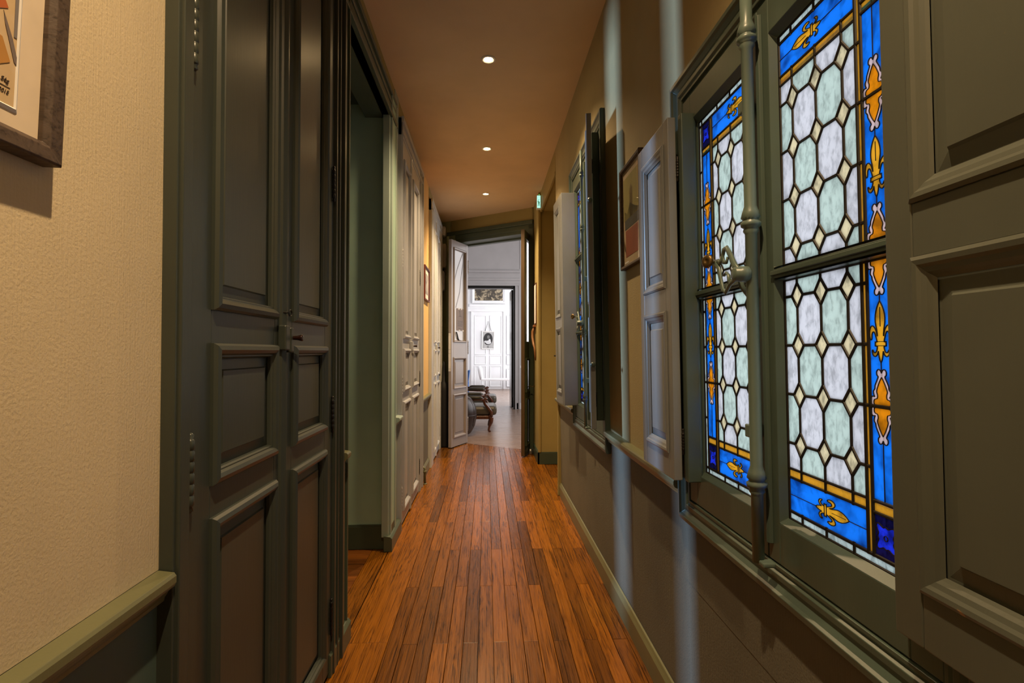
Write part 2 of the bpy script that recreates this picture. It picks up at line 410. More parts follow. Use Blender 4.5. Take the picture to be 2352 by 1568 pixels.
RAIL = [(0, 0), (.012, .0), (.014, .008), (.018, .014), (.022, .022), (.030, .026), (.034, .034), (.034, .046), (.030, .052), (0, .056)]
def rail(name, y0, y1, ztop, x, side, m='rail', parent=None, z0=.056, sc_=1.0):
    """moulded chair rail; side=+1 on the left wall, -1 on the right"""
    mb = MB().sweep([(u * sc_, (v - .056)) for u, v in RAIL], (x, y0, ztop), (x, y1, ztop), (side, 0, 0), (0, 0, 1))
    return mb
o = rail('trim_1', -2.2, 1.01, .80, XL, 1).build('trim_1', 'rail', kind='structure', bevel=.0015)
o = rail('trim_2', 4.78, 5.515, .77, XL, 1).build('trim_2', 'rail', kind='structure', bevel=.0015)
def plinth(mb, y0, y1, x, top=.088, depth=.02):
    mb.box(x - .05, x, y0, y1, 0, top - .012); mb.add([(x - .05, y0, top - .012), (x, y0, top - .012), (x, y1, top - .012), (x - .05, y1, top - .012), (x - .05, y0, top + .006), (x - .012, y0, top), (x - .012, y1, top), (x - .05, y1, top + .006)], [(0, 1, 5, 4), (1, 2, 6, 5), (2, 3, 7, 6), (4, 5, 6, 7)])
# casing of the passage: moulded jambs with plinths and stubs of chair rail
def casing_jamb(mb, y0, y1, z0, z1, x, steps):
    """upright moulding strips between y0 and y1; steps = (fraction0, fraction1, proud)"""
    w = y1 - y0
    for a, b, p in steps: mb.box(x - .04, x + p, y0 + a * w, y0 + b * w, z0, z1)
JAMB = [(0, .16, .0), (.16, .24, .012), (.24, .48, .004), (.48, .56, .008), (.56, .80, .0), (.80, .9, .014), (.9, 1, .006)]
cas = empty('trim_3', loc=(-.58, 2.75, 0), kind='structure')
def cz(mb, name, m, **k):
    o = mb.build(name, m, cas, **k); o.location = (.58, -2.75, 0); return o
mb = MB(); casing_jamb(mb, 2.185, 2.262, .08, 2.79, -.592, [(a, b, p) for a, b, p in [(0, .3, .004), (.3, .5, .012), (.5, .85, .006), (.85, 1, .016)]]); cz(mb, 'jamb', 'green', bevel=.002)
mb = MB(); casing_jamb(mb, 3.252, 3.457, .08, 2.79, -.592, JAMB); cz(mb, 'jamb', 'pale', bevel=.002)
mb = MB()
for z0, z1, p in ((2.64, 2.665, .016), (2.665, 2.72, .004), (2.72, 2.74, .010), (2.74, 2.775, .002), (2.775, 2.80, .014)): mb.box(-.64, -.592 + p, 2.185, 3.457, z0, z1)
mb.box(-.75, -.596, 2.2, 3.30, 2.64, 2.73); cz(mb, 'head', 'green', bevel=.002)
mb = MB(); plinth(mb, 2.14, 2.275, -.565); plinth(mb, 3.235, 3.585, -.565); plinth(mb, 2.005, 2.142, -.570, .09); cz(mb, 'plinth', 'green', bevel=.002)
mb = rail('x', 2.147, 2.2, .80, -.592, 1, sc_=1.25); cz(mb, 'rail_stub', 'rail', bevel=.0015)
mb = rail('x', 3.46, 3.60, .775, -.598, 1, sc_=1.2); cz(mb, 'rail_stub', 'pale', bevel=.0015); cz(MB().box(-.62, -.596, 3.457, 3.602, .08, ZC), 'pier', 'pale')
mb = MB().box(-.61, -.592, 2.147, 2.186, .08, ZC); cz(mb, 'pier', 'cream')
bb = MB(); bb.sweep([(0, 0), (.014, 0), (.014, .085), (.008, .098), (.004, .108), (0, .11)], (XL, 4.78, 0), (XL, 5.52, 0), (1, 0, 0), (0, 0, 1)); bb.build('baseboard_left', 'rail', kind='structure', bevel=.001)

# right wall (leans slightly into the corridor) ---------------------------
W1, W2 = 1.110, 3.10
HW = .47
wr = empty('wall_right', mx=MR(2.5), kind='structure')
def rw(mb, name, m, **k): return mb.build(name, m, wr, **k)
def rb(mb, Y0, Y1, o0, o1, z0, z1): return mb.box(2.5 - Y1, 2.5 - Y0, -o1, -o0, z0, z1)
RZ = .785
up, lo = MB(), MB()
segs = [(-2.2, W1 - HW), (W1 + HW, W2 - HW), (W2 + HW, 4.45)]
for a, b in segs: rb(up, a, b, -.28, 0, RZ, ZC + .05); rb(lo, a, b, -.28, -.002, 0, RZ)
for w, zt in ((W1, 1.97), (W2, 2.36)): rb(up, w - HW, w + HW, -.28, 0, zt, ZC + .05); rb(lo, w - HW, w + HW, -.28, -.002, 0, .73)
rb(lo, W1 - .52, W1 + .52, -.1, -.001, .5, .735)
rw(up, 'wallpaper', 'cream_shaded'); rw(lo, 'dado', 'dado')
bbm = MB(); bbm.sweep([(0, 0), (.016, 0), (.016, .082), (.010, .094), (.006, .104), (0, .108)], (2.5 + 2.2, 0, 0), (2.5 - 4.45, 0, 0), (0, -1, 0), (0, 0, 1))
bo = bbm.build('baseboard_right', 'rail', kind='structure', bevel=.001); bo.matrix_world = MR(2.5)
def rrail(name, Y0, Y1, top, m='rail'):
    mb = MB().sweep([(u * 1.05, v - .056) for u, v in RAIL], (Y1, 0, top), (Y0, 0, top), (0, -1, 0), (0, 0, 1))
    return mb
def RL(mb):  # turn Y coordinates into local x of a frame at y=0
    mb.v = [(-x, y, z) for x, y, z in mb.v]; return mb
for i, (a, b) in enumerate(((W1 + .505, W2 - .505), (W2 + .505, 4.47), (-2.2, W1 - .505))):
    o = RL(rrail('t', a, b, .812)).build('trim_%d' % (4 + i), 'rail', kind='structure', bevel=.0015); o.matrix_world = MR(0)
# corner of the wall and the opening beyond it
op = empty('wall_opening', loc=(.6, 5, 0), kind='structure')
def opn(mb, name, m, **k):
    o = mb.build(name, m, op, **k); o.location = (-.6, -5, 0); return o
mb = MB(); mb.box(.592, .86, 4.42, 4.455, 0, ZC + .05); opn(mb, 'corner_bead', 'olive', bevel=.006)
mb = MB(); mb.box(.553, 1.5, 5.66, 6.32, 0, ZC + .05); opn(mb, 'wall_body', 'olive')
mb = MB(); mb.box(.575, .9, 4.44, 5.68, 2.70, ZC + .05); opn(mb, 'lintel', 'olive')
mb = MB(); mb.box(.86, 1.5, 4.4, 5.68, 2.70, ZC + .05); opn(mb, 'soffit', 'olive')
mb = MB(); mb.box(1.34, 1.5, 4.3, 5.7, 0, ZC); mb.box(.8, 1.5, 4.3, 4.45, 0, ZC); opn(mb, 'inner_wall', 'olive')
mb = MB(); mb.box(.541, 1.35, 5.646, 5.67, 0, .12); mb.box(.541, .56, 5.646, 6.32, 0, .12); mb.box(.546, 1.35, 5.651, 5.67, .12, .128); mb.box(.546, .56, 5.651, 6.32, .12, .128); opn(mb, 'opening_baseboard', 'green_dk', bevel=.002)
mb = MB(); mb.box(.548, .575, 5.642, 5.70, .125, 2.705); mb.box(.57, .592, 4.44, 5.7, 2.685, 2.715); opn(mb, 'angle_bead', 'olive', bevel=.004)
mb = MB().box(-1.8, 1.7, -2.3, -2.2, 0, ZC + .05).build('wall_back', 'cream_shaded', kind='structure')

# slanting end wall with its door frame ------------------------------------
ew = empty('wall_end', loc=(0, 6.64, 0), kind='structure')
def en(mb, name, m, **k):
    o = mb.build(name, m, ew, **k); o.location = (0, -6.64, 0); return o
XA, XB = -.375, .505      # clear opening at the wall face
mb = MB(); along(mb, -.75, XA - .09, endline, 0, .2, 0, ZC + .05); en(mb, 'wall_body', 'jamb_olive_lit'); mb = MB(); along(mb, XB + .03, .75, endline, 0, .24, 0, ZC + .05); along(mb, XA - .1, XB + .05, endline, 0, .24, 2.70, ZC + .05); en(mb, 'wall_body', 'olive')
mb = MB()
along(mb, XA - .14, XA - .02, endline, -.022, .02, 0, 2.74); along(mb, XA - .13, XA - .105, endline, -.03, .0, 0, 2.75); along(mb, XA - .09, XA, endline, .02, .15, 0, 2.70)
en(mb, 'door_jamb', 'jamb_olive_lit', bevel=.003)
mb = MB(); along(mb, XB, XB + .05, endline, -.022, .02, 0, 2.74); along(mb, XB + .015, XB + .05, endline, .02, .24, 0, 2.70); en(mb, 'door_jamb', 'doorframe', bevel=.003)
mb = MB()
for d0, d1, z0, z1 in ((-.035, .02, 2.70, 2.75), (-.022, .02, 2.64, 2.70), (-.012, .06, 2.60, 2.645), (.05, .24, 2.60, 2.72), (.17, .24, 2.585, 2.62)): along(mb, XA - .13, XB + .05, endline, d0, d1, z0, z1)
en(mb, 'door_head', 'doorframe', bevel=.005)
# rooms beyond --------------------------------------------------------------
r1 = empty('wall_far', loc=(0, 11, 0), kind='structure')
def rf(mb, name, m, **k):
    o = mb.build(name, m, r1, **k); o.location = (0, -11, 0); return o
Z1 = 3.7
DX0, DX1, DZ = -.56, .585, 2.55
mb = MB(); mb.box(-2.7, DX0, 11, 11.2, 0, Z1); mb.box(DX1, 2.1, 11, 11.2, 0, Z1); mb.box(DX0, DX1, 11, 11.2, DZ, Z1)
mb.box(-2.75, -2.6, 7.1, 11.1, 0, .6); mb.box(-2.75, -2.6, 7.1, 11.1, 3.2, Z1); mb.box(-2.75, -2.65, 7.1, 11.1, .6, 3.2); mb.box(2, 2.15, 6.1, 11.1, 0, Z1)
mb.box(-2.75, -.62, 7.18, 7.3, 0, Z1); mb.box(.7, 2.1, 6.2, 6.3, 0, Z1)
rf(mb, 'room_wall', 'room')
mb = MB(); along(mb, -.75, .75, endline, .235, .25, 2.72, Z1); along(mb, -.75, .75, endline, 0, .25, ZC + .14, Z1); rf(mb, 'room_wall', 'room')
mb = MB(); mb.box(-2.75, 2.15, 6.0, 17.4, Z1, Z1 + .1); rf(mb, 'room_ceiling', 'white')
# frame of the second doorway with frieze
mb = MB()
for x0, x1, p in ((DX1, DX1 + .03, .03), (DX1 + .03, DX1 + .07, .02), (DX1 + .07, DX1 + .10, .035)):
    mb.box(x0, x1, 11 - p, 11, 0, DZ); mb.box(-x1 + .025, -x0 + .025, 11 - p, 11, 0, DZ)
for z0, z1, p in ((DZ, DZ + .04, .03), (DZ + .04, DZ + .11, .02), (DZ + .11, DZ + .15, .04), (DZ + .15, DZ + .27, .012), (DZ + .27, DZ + .31, .05), (DZ + .31, DZ + .33, .03)): mb.box(DX0 - .1, DX1 + .1, 11 - p, 11.0, z0, z1)
mb.box(DX1 + .1, DX1 + .115, 10.985, 11, 2.9, Z1)
rf(mb, 'second_door_frame', 'room', bevel=.003)
mb = MB(); mb.box(DX1, 2, 10.98, 11, 0, .13); mb.box(DX1 + .1, 2, 10.985, 11, .85, .9); rf(mb, 'room_baseboard', 'white')
mb = MB(); mb.box(DX1 - .03, DX1, 11.0, 11.25, 0, DZ); mb.box(DX0, DX1, 11, 11.22, DZ - .05, DZ); rf(mb, 'door_lining', 'blackened')
# white panelled wall of the far room
YF = 16.9
r2 = empty('wall_panelled', loc=(0, YF, 0), kind='structure')
def r2b(mb, name, m, **k):
    o = mb.build(name, m, r2, **k); o.location = (0, -YF, 0); return o
mb = MB(); mb.box(-3.1, 3.1, YF, YF + .2, 0, Z1); mb.box(-3.15, -3.0, 11.2, YF, 0, Z1); mb.box(3, 3.15, 11.2, YF, 0, Z1); mb.box(-3.1, -2.6, 11.1, 11.2, 0, Z1); mb.box(2.0, 3.1, 11.1, 11.2, 0, Z1)
r2b(mb, 'panelled_wall', 'white')
PM = [(0, 0), (0, .012), (.012, .018), (.022, .012), (.03, .004), (.036, .004)]
for x0, x1, z0, z1 in ((-.36, -.04, 1.12, 2.30), (.125, .44, 1.12, 2.30), (-.36, -.04, .80, 1.03), (.125, .44, .80, 1.03), (-.36, -.04, .10, .70), (.125, .44, .10, .70), (.66, 1.2, 1.12, 2.3), (.66, 1.2, .8, 1.03), (.66, 1.2, .1, .62), (-1.3, -.72, .1, 2.3)):
    mb = MB().ring(x0 - .03, x1 + .03, z0 - .03, z1 + .03, PM, YF - .02); mb.box(x0, x1, YF - .022, YF, z0, z1)
    r2b(mb, 'panel', 'white')
mb = MB()
for x0, x1 in ((-.50, -.44), (.52, .58)): mb.box(x0, x1, YF - .05, YF, 0, 2.45)
mb.box(-.6, .7, YF - .06, YF, 2.45, 2.53); mb.box(-.6, .7, YF - .03, YF, 2.53, 2.6); mb.box(-.55, .62, YF - .05, YF, 2.6, 2.68); mb.box(-.46, .54, YF - .02, YF, .0, 2.45)
r2b(mb, 'door_surround', 'white', bevel=.004)

# ---------------------------------------------------------------- panelled leaves
BOL = [(-.002, 0), (-.002, .007), (.003, .014), (.012, .017), (.020, .013), (.024, .006), (.027, .006), (.030, .001), (.031, -.007)]
def panelled(root, w, z0, z1, panels, thick, m, name='door_leaf', prof=BOL, x0=0.0, y=0.0, field=.028, mp=None, holes=()):
    """stiles and rails, with each panel and its moulding as pieces of their own. Front faces -y."""
    mb = MB()
    zs = sorted(set([z0, z1] + [p[2] for p in panels] + [p[3] for p in panels]))
    us = min(p[0] for p in panels); ue = max(p[1] for p in panels)
    mb.box(x0, x0 + us, y, y + thick, z0, z1); mb.box(x0 + ue, x0 + w, y, y + thick, z0, z1)
    ed = [z0]
    for p in sorted(panels, key=lambda q: q[2]): ed += [p[2], p[3]]
    ed.append(z1)
    for k in range(0, len(ed), 2): mb.box(x0 + us, x0 + ue, y, y + thick, ed[k], ed[k + 1])
    leaf = mb.build(name, m, root, bevel=.0022)
    for p in panels:
        if p in holes: continue
        a, b, c, d = x0 + p[0], x0 + p[1], p[2], p[3]
        pm = MB().box(a - .001, b + .001, y + .010, y + thick - .006, c - .001, d + .001)
        g = .030; s_ = g + field
        vs = [(a + g, y + .010, c + g), (b - g, y + .010, c + g), (b - g, y + .010, d - g), (a + g, y + .010, d - g),
              (a + s_ - .003, y + .0065, c + s_ - .003), (b - s_ + .003, y + .0065, c + s_ - .003), (b - s_ + .003, y + .0065, d - s_ + .003), (a + s_ - .003, y + .0065, d - s_ + .003),
              (a + s_, y + .002, c + s_), (b - s_, y + .002, c + s_), (b - s_, y + .002, d - s_), (a + s_, y + .002, d - s_)]
        pm.add(vs, [(i, (i + 1) % 4, 4 + (i + 1) % 4, 4 + i) for i in range(4)] + [(4 + i, 4 + (i + 1) % 4, 8 + (i + 1) % 4, 8 + i) for i in range(4)] + [(8, 9, 10, 11)])
        pm.build('panel', mp or m, leaf)
        MB().ring(a, b, c, d, prof, y).build('moulding', m, leaf)
    return leaf
def hinge(parent, x, y, zc, ln, m, r=.007, name='hinge'):
    prof = []
    n = 6
    prof += [(.003, -ln / 2 - .012), (r * .9, -ln / 2 - .008), (r * .6, -ln / 2)]
    for k in range(n):
        a = -ln / 2 + ln * k / n; b = -ln / 2 + ln * (k + 1) / n
        prof += [(r * .8, a + .001), (r, a + .003), (r, b - .003), (r * .8, b - .001)]
    prof += [(r * .6, ln / 2), (r * .9, ln / 2 + .008), (.003, ln / 2 + .012)]
    return MB().lathe(prof, 10, Matrix.Translation((x, y, zc))).build(name, m, parent)
def cup_handle(parent, x, y, z, m='brown_knob'):
    mx = Matrix.Translation((x, y, z)) @ Matrix.Rotation(PI / 2, 4, 'X')
    MB().lathe([(.0055, 0), (.006, .003), (.0068, .013), (.0090, .022), (.0098, .025), (.0088, .0275), (.004, .028)], 14, mx).build('knob', m, parent)

def cupboard(y0, ya, ym, yb, y1, label, m, ml, near_cas, stepz=(.105, .8485, .92, 1.2145, 1.289, 2.53), eye=False, base=.02, top=2.66, knobm='brown_knob'):
    """floor-to-ceiling wall cupboard: casing, two leaves of three panels, closing bead, lock"""
    root = empty('wall_cupboard', mx=ML(y0), label=label, cat='cupboard')
    mb = MB(); L = y1 - y0; a = ya - y0; b = yb - y0
    mb.box(0, a, -.004, .05, .0, top + .12); mb.box(.006, a - .012, -.012, 0, .0, top + .12)
    w = L - b
    for f0, f1, p in near_cas: mb.box(b + f0 * w, b + f1 * w, -p, .05, 0, top + .12)
    mb.box(0, L, -.004, .05, top, top + .125); mb.box(0, L, -.018, .0, top + .09, top + .128); mb.box(0, L, -.012, .0, top + .02, top + .035)
    mb.build('casing', m, root, bevel=.002)
    MB().box(a, b, .012, .03, 0, base).build('plinth', 'blackened', root)
    lw_ = ym - ya - .002; rw_ = yb - ym - .002
    z = stepz
    def pn(w, l, r): return [(l, w - r, z[0], z[1]), (l, w - r, z[2], z[3]), (l, w - r, z[4], z[5])]
    A = panelled(root, lw_, base, top, pn(lw_, .083, .062), .03, m, 'door', x0=a + .001, mp=ml)
    B = panelled(root, rw_, base, top, pn(rw_, .062, .078), .03, m, 'door', x0=ym - y0 + .001, mp=ml)
    xm = ym - y0
    # closing bead on the left leaf
    MB().sweep([(-.034, 0), (-.030, -.008), (-.016, -.013), (-.010, -.008), (-.004, -.011), (.0, -.006), (.0, 0)], (xm, 0, base), (xm, 0, top), (1, 0, 0), (0, 1, 0)).build('closing_bead', m, A, bevel=.001)
    for zc in (.965, 1.825, .22): hinge(A, a - .002, -.006, zc, .13, m, .008); hinge(B, b + .002, -.006, zc, .11, 'blackened', .006)
    # rim lock and keeper
    MB().box(xm - .045, xm - .014, -.024, -.0005, 1.202, 1.272).build('lock_case', m, A, bevel=.004)
    MB().box(xm + .006, xm + .030, -.020, -.0005, 1.196, 1.268).build('lock_case', m, B, bevel=.004)
    cup_handle(B, xm + .022, -.019, 1.238, knobm)
    if eye:
        pts = [(xm - .004 + .012 * math.cos(t * PI / 6), -.02, 1.308 + .009 * math.sin(t * PI / 6)) for t in range(12)]
        mb = MB().tube(pts, .0018, 6, True); mb.tube([(xm - .03, -.004, 1.309), (xm - .016, -.02, 1.308)], .002, 6); mb.build('screw_eye', 'blackened', B)
    return root
CAS = [(0, .16, .0), (.16, .26, .012), (.26, .55, .0), (.55, .62, .010), (.62, .88, .003), (.88, 1, .016)]
cupboard(1.012, 1.062, 1.545, 2.01, 2.146, 'tall dark grey-green cupboard with a brown knob, beside the cream wall', 'cupboard', 'cupboard', CAS, eye=True)
cupboard(3.60, 3.624, 4.076, 4.569, 4.78, 'tall pale grey cupboard between the side passage and the yellow wall', 'cupboard2', 'cupboard2', CAS)
cupboard(5.52, 5.735, 6.09, 6.535, 6.77, 'tall whitish cupboard with the red-framed picture on its near side, by the far door', 'cupboard3', 'cupboard3', CAS)

# ---------------------------------------------------------------- stained glass windows
V = [0, .0435, .117, .1895, .2225]
ROW0, PER = 1.0155, .0979
HD, HX = .0242, .0182
def clip_poly(pts, z0, z1, x0, x1):
    def cl(p, f, inter):
        out = []
        for i in range(len(p)):
            a, b = p[i - 1], p[i]
            fa, fb = f(a), f(b)
            if fa * fb < 0:
                t = fa / (fa - fb); out.append((a[0] + (b[0] - a[0]) * t, a[1] + (b[1] - a[1]) * t))
            if fb >= 0: out.append(b)
        return out
    for f in (lambda q: q[1] - z0, lambda q: z1 - q[1], lambda q: q[0] - x0, lambda q: x1 - q[0]):
        pts = cl(pts, f, None)
        if len(pts) < 3: return []
    return pts
def clip_seg(a, b, z0, z1, x0, x1):
    t0, t1 = 0.0, 1.0; d = (b[0] - a[0], b[1] - a[1])
    for p, q in ((-d[0], a[0] - x0), (d[0], x1 - a[0]), (-d[1], a[1] - z0), (d[1], z1 - a[1])):
        if abs(p) < 1e-9:
            if q < 0: return None
        else:
            r = q / p
            if p < 0: t0 = max(t0, r)
            else: t1 = min(t1, r)
    if t0 >= t1 - 1e-6: return None
    return (a[0] + d[0] * t0, a[1] + d[1] * t0), (a[0] + d[0] * t1, a[1] + d[1] * t1)
def shrink(pts, k):
    n = len(pts); c = (sum(p[0] for p in pts) / n, sum(p[1] for p in pts) / n)
    return [(c[0] + (p[0] - c[0]) * k, c[1] + (p[1] - c[1]) * k) for p in pts]
def smooth(pts, n=3):
    """Catmull-Rom through an open half outline (ends stay on the axis)"""
    out = []
    P = [pts[0]] + list(pts) + [pts[-1]]
    for i in range(1, len(P) - 2):
        p0, p1, p2, p3 = P[i - 1], P[i], P[i + 1], P[i + 2]
        for k in range(n):
            t = k / n
            out.append(tuple(.5 * (2 * b + (c - a) * t + (2 * a - 5 * b + 4 * c - d) * t * t + (3 * b - a - 3 * c + d) * t ** 3) for a, b, c, d in zip(p0, p1, p2, p3)))
    out.append(pts[-1])
    return [(max(0, x), y) for x, y in out]
# half outlines about an upright axis: (half width, height), from the bottom of the axis to its top
FL = smooth([(0, 0), (.025, .04), (.045, .12), (.055, .18), (.08, .125), (.125, .095), (.175, .125), (.19, .195), (.17, .20), (.15, .165), (.115, .16), (.085, .20), (.075, .262), (.115, .265), (.115, .33), (.078, .335), (.10, .42), (.13, .49), (.16, .50), (.185, .46), (.19, .385), (.215, .37),
      (.24, .44), (.235, .53), (.20, .595), (.145, .59), (.095, .52), (.068, .43), (.08, .54), (.105, .66), (.10, .78), (.06, .90), (0, 1)], 2)
CT = smooth([(0, .0018), (.0205, .0018), (.0240, .006), (.0242, .0115), (.0205, .0155), (.0160, .0150), (.0175, .0185), (.0180, .0235), (.0150, .0275), (.0140, .033), (.0098, .041), (.0072, .0465), (.0098, .0495), (.0100, .0545), (.0065, .058), (.0022, .0565), (0, .0525)], 3)
CI = smooth([(0, .0022), (.0155, .0022), (.0175, .008), (.0150, .0112), (.0105, .0125), (.0095, .018), (.0112, .0235), (.0085, .031), (.0045, .039), (0, .046)], 3)
def quatre(cx, cz_, r):
    pts = []
    for k in range(48):
        a = 2 * PI * k / 48; q = r * (.80 + .19 * math.cos(4 * a) + .1 * math.cos(8 * a))
        pts.append((cx + q * math.cos(a + PI / 4), cz_ + q * math.sin(a + PI / 4)))
    return pts
BL0, BL1, BLM, CL1 = .236, .2875, .2617, .306     # blue border, outer clear strip
def glazing(sash, sgn, lights, d_in=.052):
    """lights = (z0, z1, has_top_border, has_bottom_border); u grows from the meeting stile outwards"""
    X = lambda u: sgn * (d_in + u)
    y0, y1 = .0085, .0115
    def pane(pts, m, name='pane'):
        MB().poly([(X(u), z) for u, z in pts], y0, y1).build(name, m, sash)
    lead = MB(); line = MB()
    def L(a, b, w=.0060): lead.came((X(a[0]), a[1]), (X(b[0]), b[1]), w)
    def T(pts, w=.0015): line.ribbon([(X(u), z) for u, z in pts], w, .0072, .0086)
    for z0, z1, tb, bb_ in lights:
        o1 = z1 - .094 if tb else z1; o0 = z0 + .106 if bb_ else z0
        k0 = int(math.floor((o0 - ROW0) / PER)) - 1
        # octagons between the rows of diamonds
        for k in range(k0, k0 + 9):
            za, zb = ROW0 + k * PER, ROW0 + (k + 1) * PER
            ucol = [(V[0] - (V[2] - V[1]) + V[1], V[1])] + [(V[i], V[i + 1]) for i in (1, 2)] + [(V[3], V[3] + .0735)]
            for c, (ua, ub) in enumerate(ucol):
                p = [(ua + HX, za), (ub - HX, za), (ub, za + HD), (ub, zb - HD), (ub - HX, zb), (ua + HX, zb), (ua, zb - HD), (ua, za + HD)]
                q = clip_poly(p, o0, o1, 0, V[4])
                if len(q) > 2 and max(b for a, b in q) - min(b for a, b in q) > .004: pane(q, 'g_lilac' if (c + k) % 2 else 'g_aqua')
                s_ = clip_seg((ua + HX, za), (ub - HX, za), o0, o1, 0, V[4])
                if s_: L(*s_)
            for v in V[1:4]:
                q = clip_poly([(v, za - HD), (v + HX, za), (v, za + HD), (v - HX, za)], o0, o1, 0, V[4])
                if len(q) > 2: pane(q, 'g_cream')
                for a, b in (((v, za - HD), (v + HX, za)), ((v + HX, za), (v, za + HD)), ((v, za + HD), (v - HX, za)), ((v - HX, za), (v, za - HD)), ((v, za + HD), (v, zb - HD))):
                    s_ = clip_seg(a, b, o0, o1, 0, V[4])
                    if s_: L(*s_)
            if o0 < za < o1:
                L((V[4], za), (BL0 - .002, za)); L((BL1 + .002, za), (CL1, za))
        rows = [z0 if not bb_ else z0 + .016] + [ROW0 + k * PER for k in range(k0, k0 + 9) if o0 < ROW0 + k * PER < o1] + [z1 if not tb else z1 - .016]
        for a, b in zip(rows[:-1], rows[1:]):
            pane([(V[4] + .001, a + .001), (BL0 - .001, a + .001), (BL0 - .002, b - .001), (V[4] + .002, b - .001)], 'g_amber')
            pane([(BL1 + .002, a + .001), (CL1, a + .001), (CL1, b - .001), (BL1 + .002, b - .001)], 'g_clear')
        L((V[4] + .001, rows[0]), (V[4] + .001, rows[-1]), .0070); L((BL0 - .0005, rows[0]), (BL0 - .0005, rows[-1]), .0070); L((BL1 + .0015, rows[0]), (BL1 + .0015, rows[-1]), .0070)
        # blue upright border with cartouches and a fleur-de-lis, each side of its painted centre line a pane
        cz_ = [z for z in (ROW0 + PER, ROW0 + 6 * PER) if o0 < z < o1]
        cuts = [o0] + cz_ + [o1]
        for i, (a, b) in enumerate(zip(cuts[:-1], cuts[1:])):
            a_, b_ = a + .0012, b - .0012
            mot = []
            if i > 0 or not bb_: mot.append(('c', a, 1))
            if (i > 0 or not bb_) and (i < len(cuts) - 2 or not tb): mot.append(('f', (a + b) / 2 - .047, .096))
            if i < len(cuts) - 2 or not tb: mot.append(('c', b, -1))
            axis = lambda s_: (lambda t, h: (BLM + s_ * h, t))
            def halfpts(k, z, q, prof, s_):
                if k == 'f': return [(BLM + s_ * x * q, z + y * q) for x, y in FL]
                r = [(BLM + s_ * x, z + q * y) for x, y in prof]
                return r if q > 0 else r[::-1]
            for s_, ue in ((1, BL1), (-1, BL0)):
                pts = [(ue, a_), (BLM, a_)]
                for k, z, q in mot: pts += halfpts(k, z, q, CT, s_)
                pts += [(BLM, b_), (ue, b_)]
                pane(pts, 'g_blue')
            for k, z, q in mot:
                if k == 'f':
                    Fp = halfpts(k, z, q, FL, 1) + halfpts(k, z, q, FL, -1)[::-1][1:-1]
                    MB().poly([(X(u), zz) for u, zz in Fp], y0, y1).build('fleur_de_lis', 'g_gold', sash)
                    T(Fp, .0013); line.ribbon([(X(BLM), z + .056), (X(BLM), z + .086)], .0005, .0072, .0086, False); T([(BLM - .012, z + .0325), (BLM + .012, z + .0325)], .001); T([(BLM - .012, z + .026), (BLM + .012, z + .026)], .001)
                else:
                    for s_ in (1, -1):
                        o_ = halfpts(k, z, 1, CT, s_) if q > 0 else [(u, 2 * z - zz) for u, zz in halfpts(k, z, 1, CT, s_)]
                        n_ = halfpts(k, z, 1, CI, s_) if q > 0 else [(u, 2 * z - zz) for u, zz in halfpts(k, z, 1, CI, s_)]
                        MB().poly([(X(u), zz) for u, zz in o_[1:] + n_[::-1][:-1]], y0, y1).build('scroll_ornament', 'g_pink', sash)
                        T(o_[1:], .0013) if False else line.ribbon([(X(u), zz) for u, zz in o_], .0014, .0072, .0086, False); line.ribbon([(X(u), zz) for u, zz in n_], .0010, .0072, .0086, False)
                        if s_ > 0: I = n_
                        else: I = I + n_[::-1][1:-1]
                    MB().poly([(X(u), zz) for u, zz in I], y0, y1).build('cartouche', 'g_orange', sash)
            spans = []
            t = a_
            for k, z, q in mot:
                lo_, hi_ = (z, z + q) if k == 'f' else ((z, z + .0525) if q > 0 else (z - .0525, z))
                if lo_ > t: line.ribbon([(X(BLM), t), (X(BLM), lo_)], .0009, .0072, .0086, False)
                t = hi_
            if b_ > t: line.ribbon([(X(BLM), t), (X(BLM), b_)], .0009, .0072, .0086, False)
        for z in cz_: L((BL0, z), (BL1, z))
        # bottom and top borders
        for here, base, s, d in ((bb_, z0, 1, 1), (tb, z1, -1, -1)):
            if not here: continue
            Zs = lambda t: base + s * t
            e = [(0, .016), (.030, .084), (.088, .102), (.106, 0)]
            cutsu = [0] + V[1:4] + [V[4]]
            for a, b in zip(cutsu[:-1], cutsu[1:]):
                pane([(a + .001, Zs(.0875)), (b - .001, Zs(.0875)), (b - .001, Zs(.1)), (a + .001, Zs(.1))], 'g_amber'); 
                if b < V[4]: L((b, Zs(.084)), (b, Zs(.104)))
            for a, b in zip(V[:4] + [BL1], V[1:4] + [BL1, CL1]):
                pane([(a + .001, Zs(.0)), (b - .001, Zs(.0)), (b - .001, Zs(.015)), (a + .001, Zs(.015))], 'g_clear')
                L((b, Zs(0)), (b, Zs(.02)))
            pane([(BL0, Zs(.0875)), (BL1, Zs(.0875)), (BL1, Zs(.1)), (BL0, Zs(.1))], 'g_amber')
            u0, u1 = 0, V[4] - .002
            uc = .087 if d > 0 else .1375; hh = .092; za_ = Zs(.0515)   # tip towards the outer side below, the inner side above
            hp = lambda s_: [(uc - d * .0 + d * (y - 0) * hh if d > 0 else uc - y * hh, za_ + s_ * x * hh) for x, y in FL]
            for s_, ze in ((1, za_ + .032), (-1, za_ - .032)):
                q = hp(s_)
                if d < 0: q = q[::-1]
                pane([(u0, ze), (u0, za_)] + q + [(u1, za_), (u1, ze)], 'g_blue')
            Fp = hp(1) + hp(-1)[::-1][1:-1]
            MB().poly([(X(u), z) for u, z in Fp], y0, y1).build('fleur_de_lis', 'g_gold', sash)
            T(Fp, .0013)
            ub0, ub1 = min(p[0] for p in Fp), max(p[0] for p in Fp)
            for p_, q_ in ((ub0, u0), (ub1, u1)): line.ribbon([(X(p_), za_), (X(q_), za_)], .001, .0072, .0086, False)
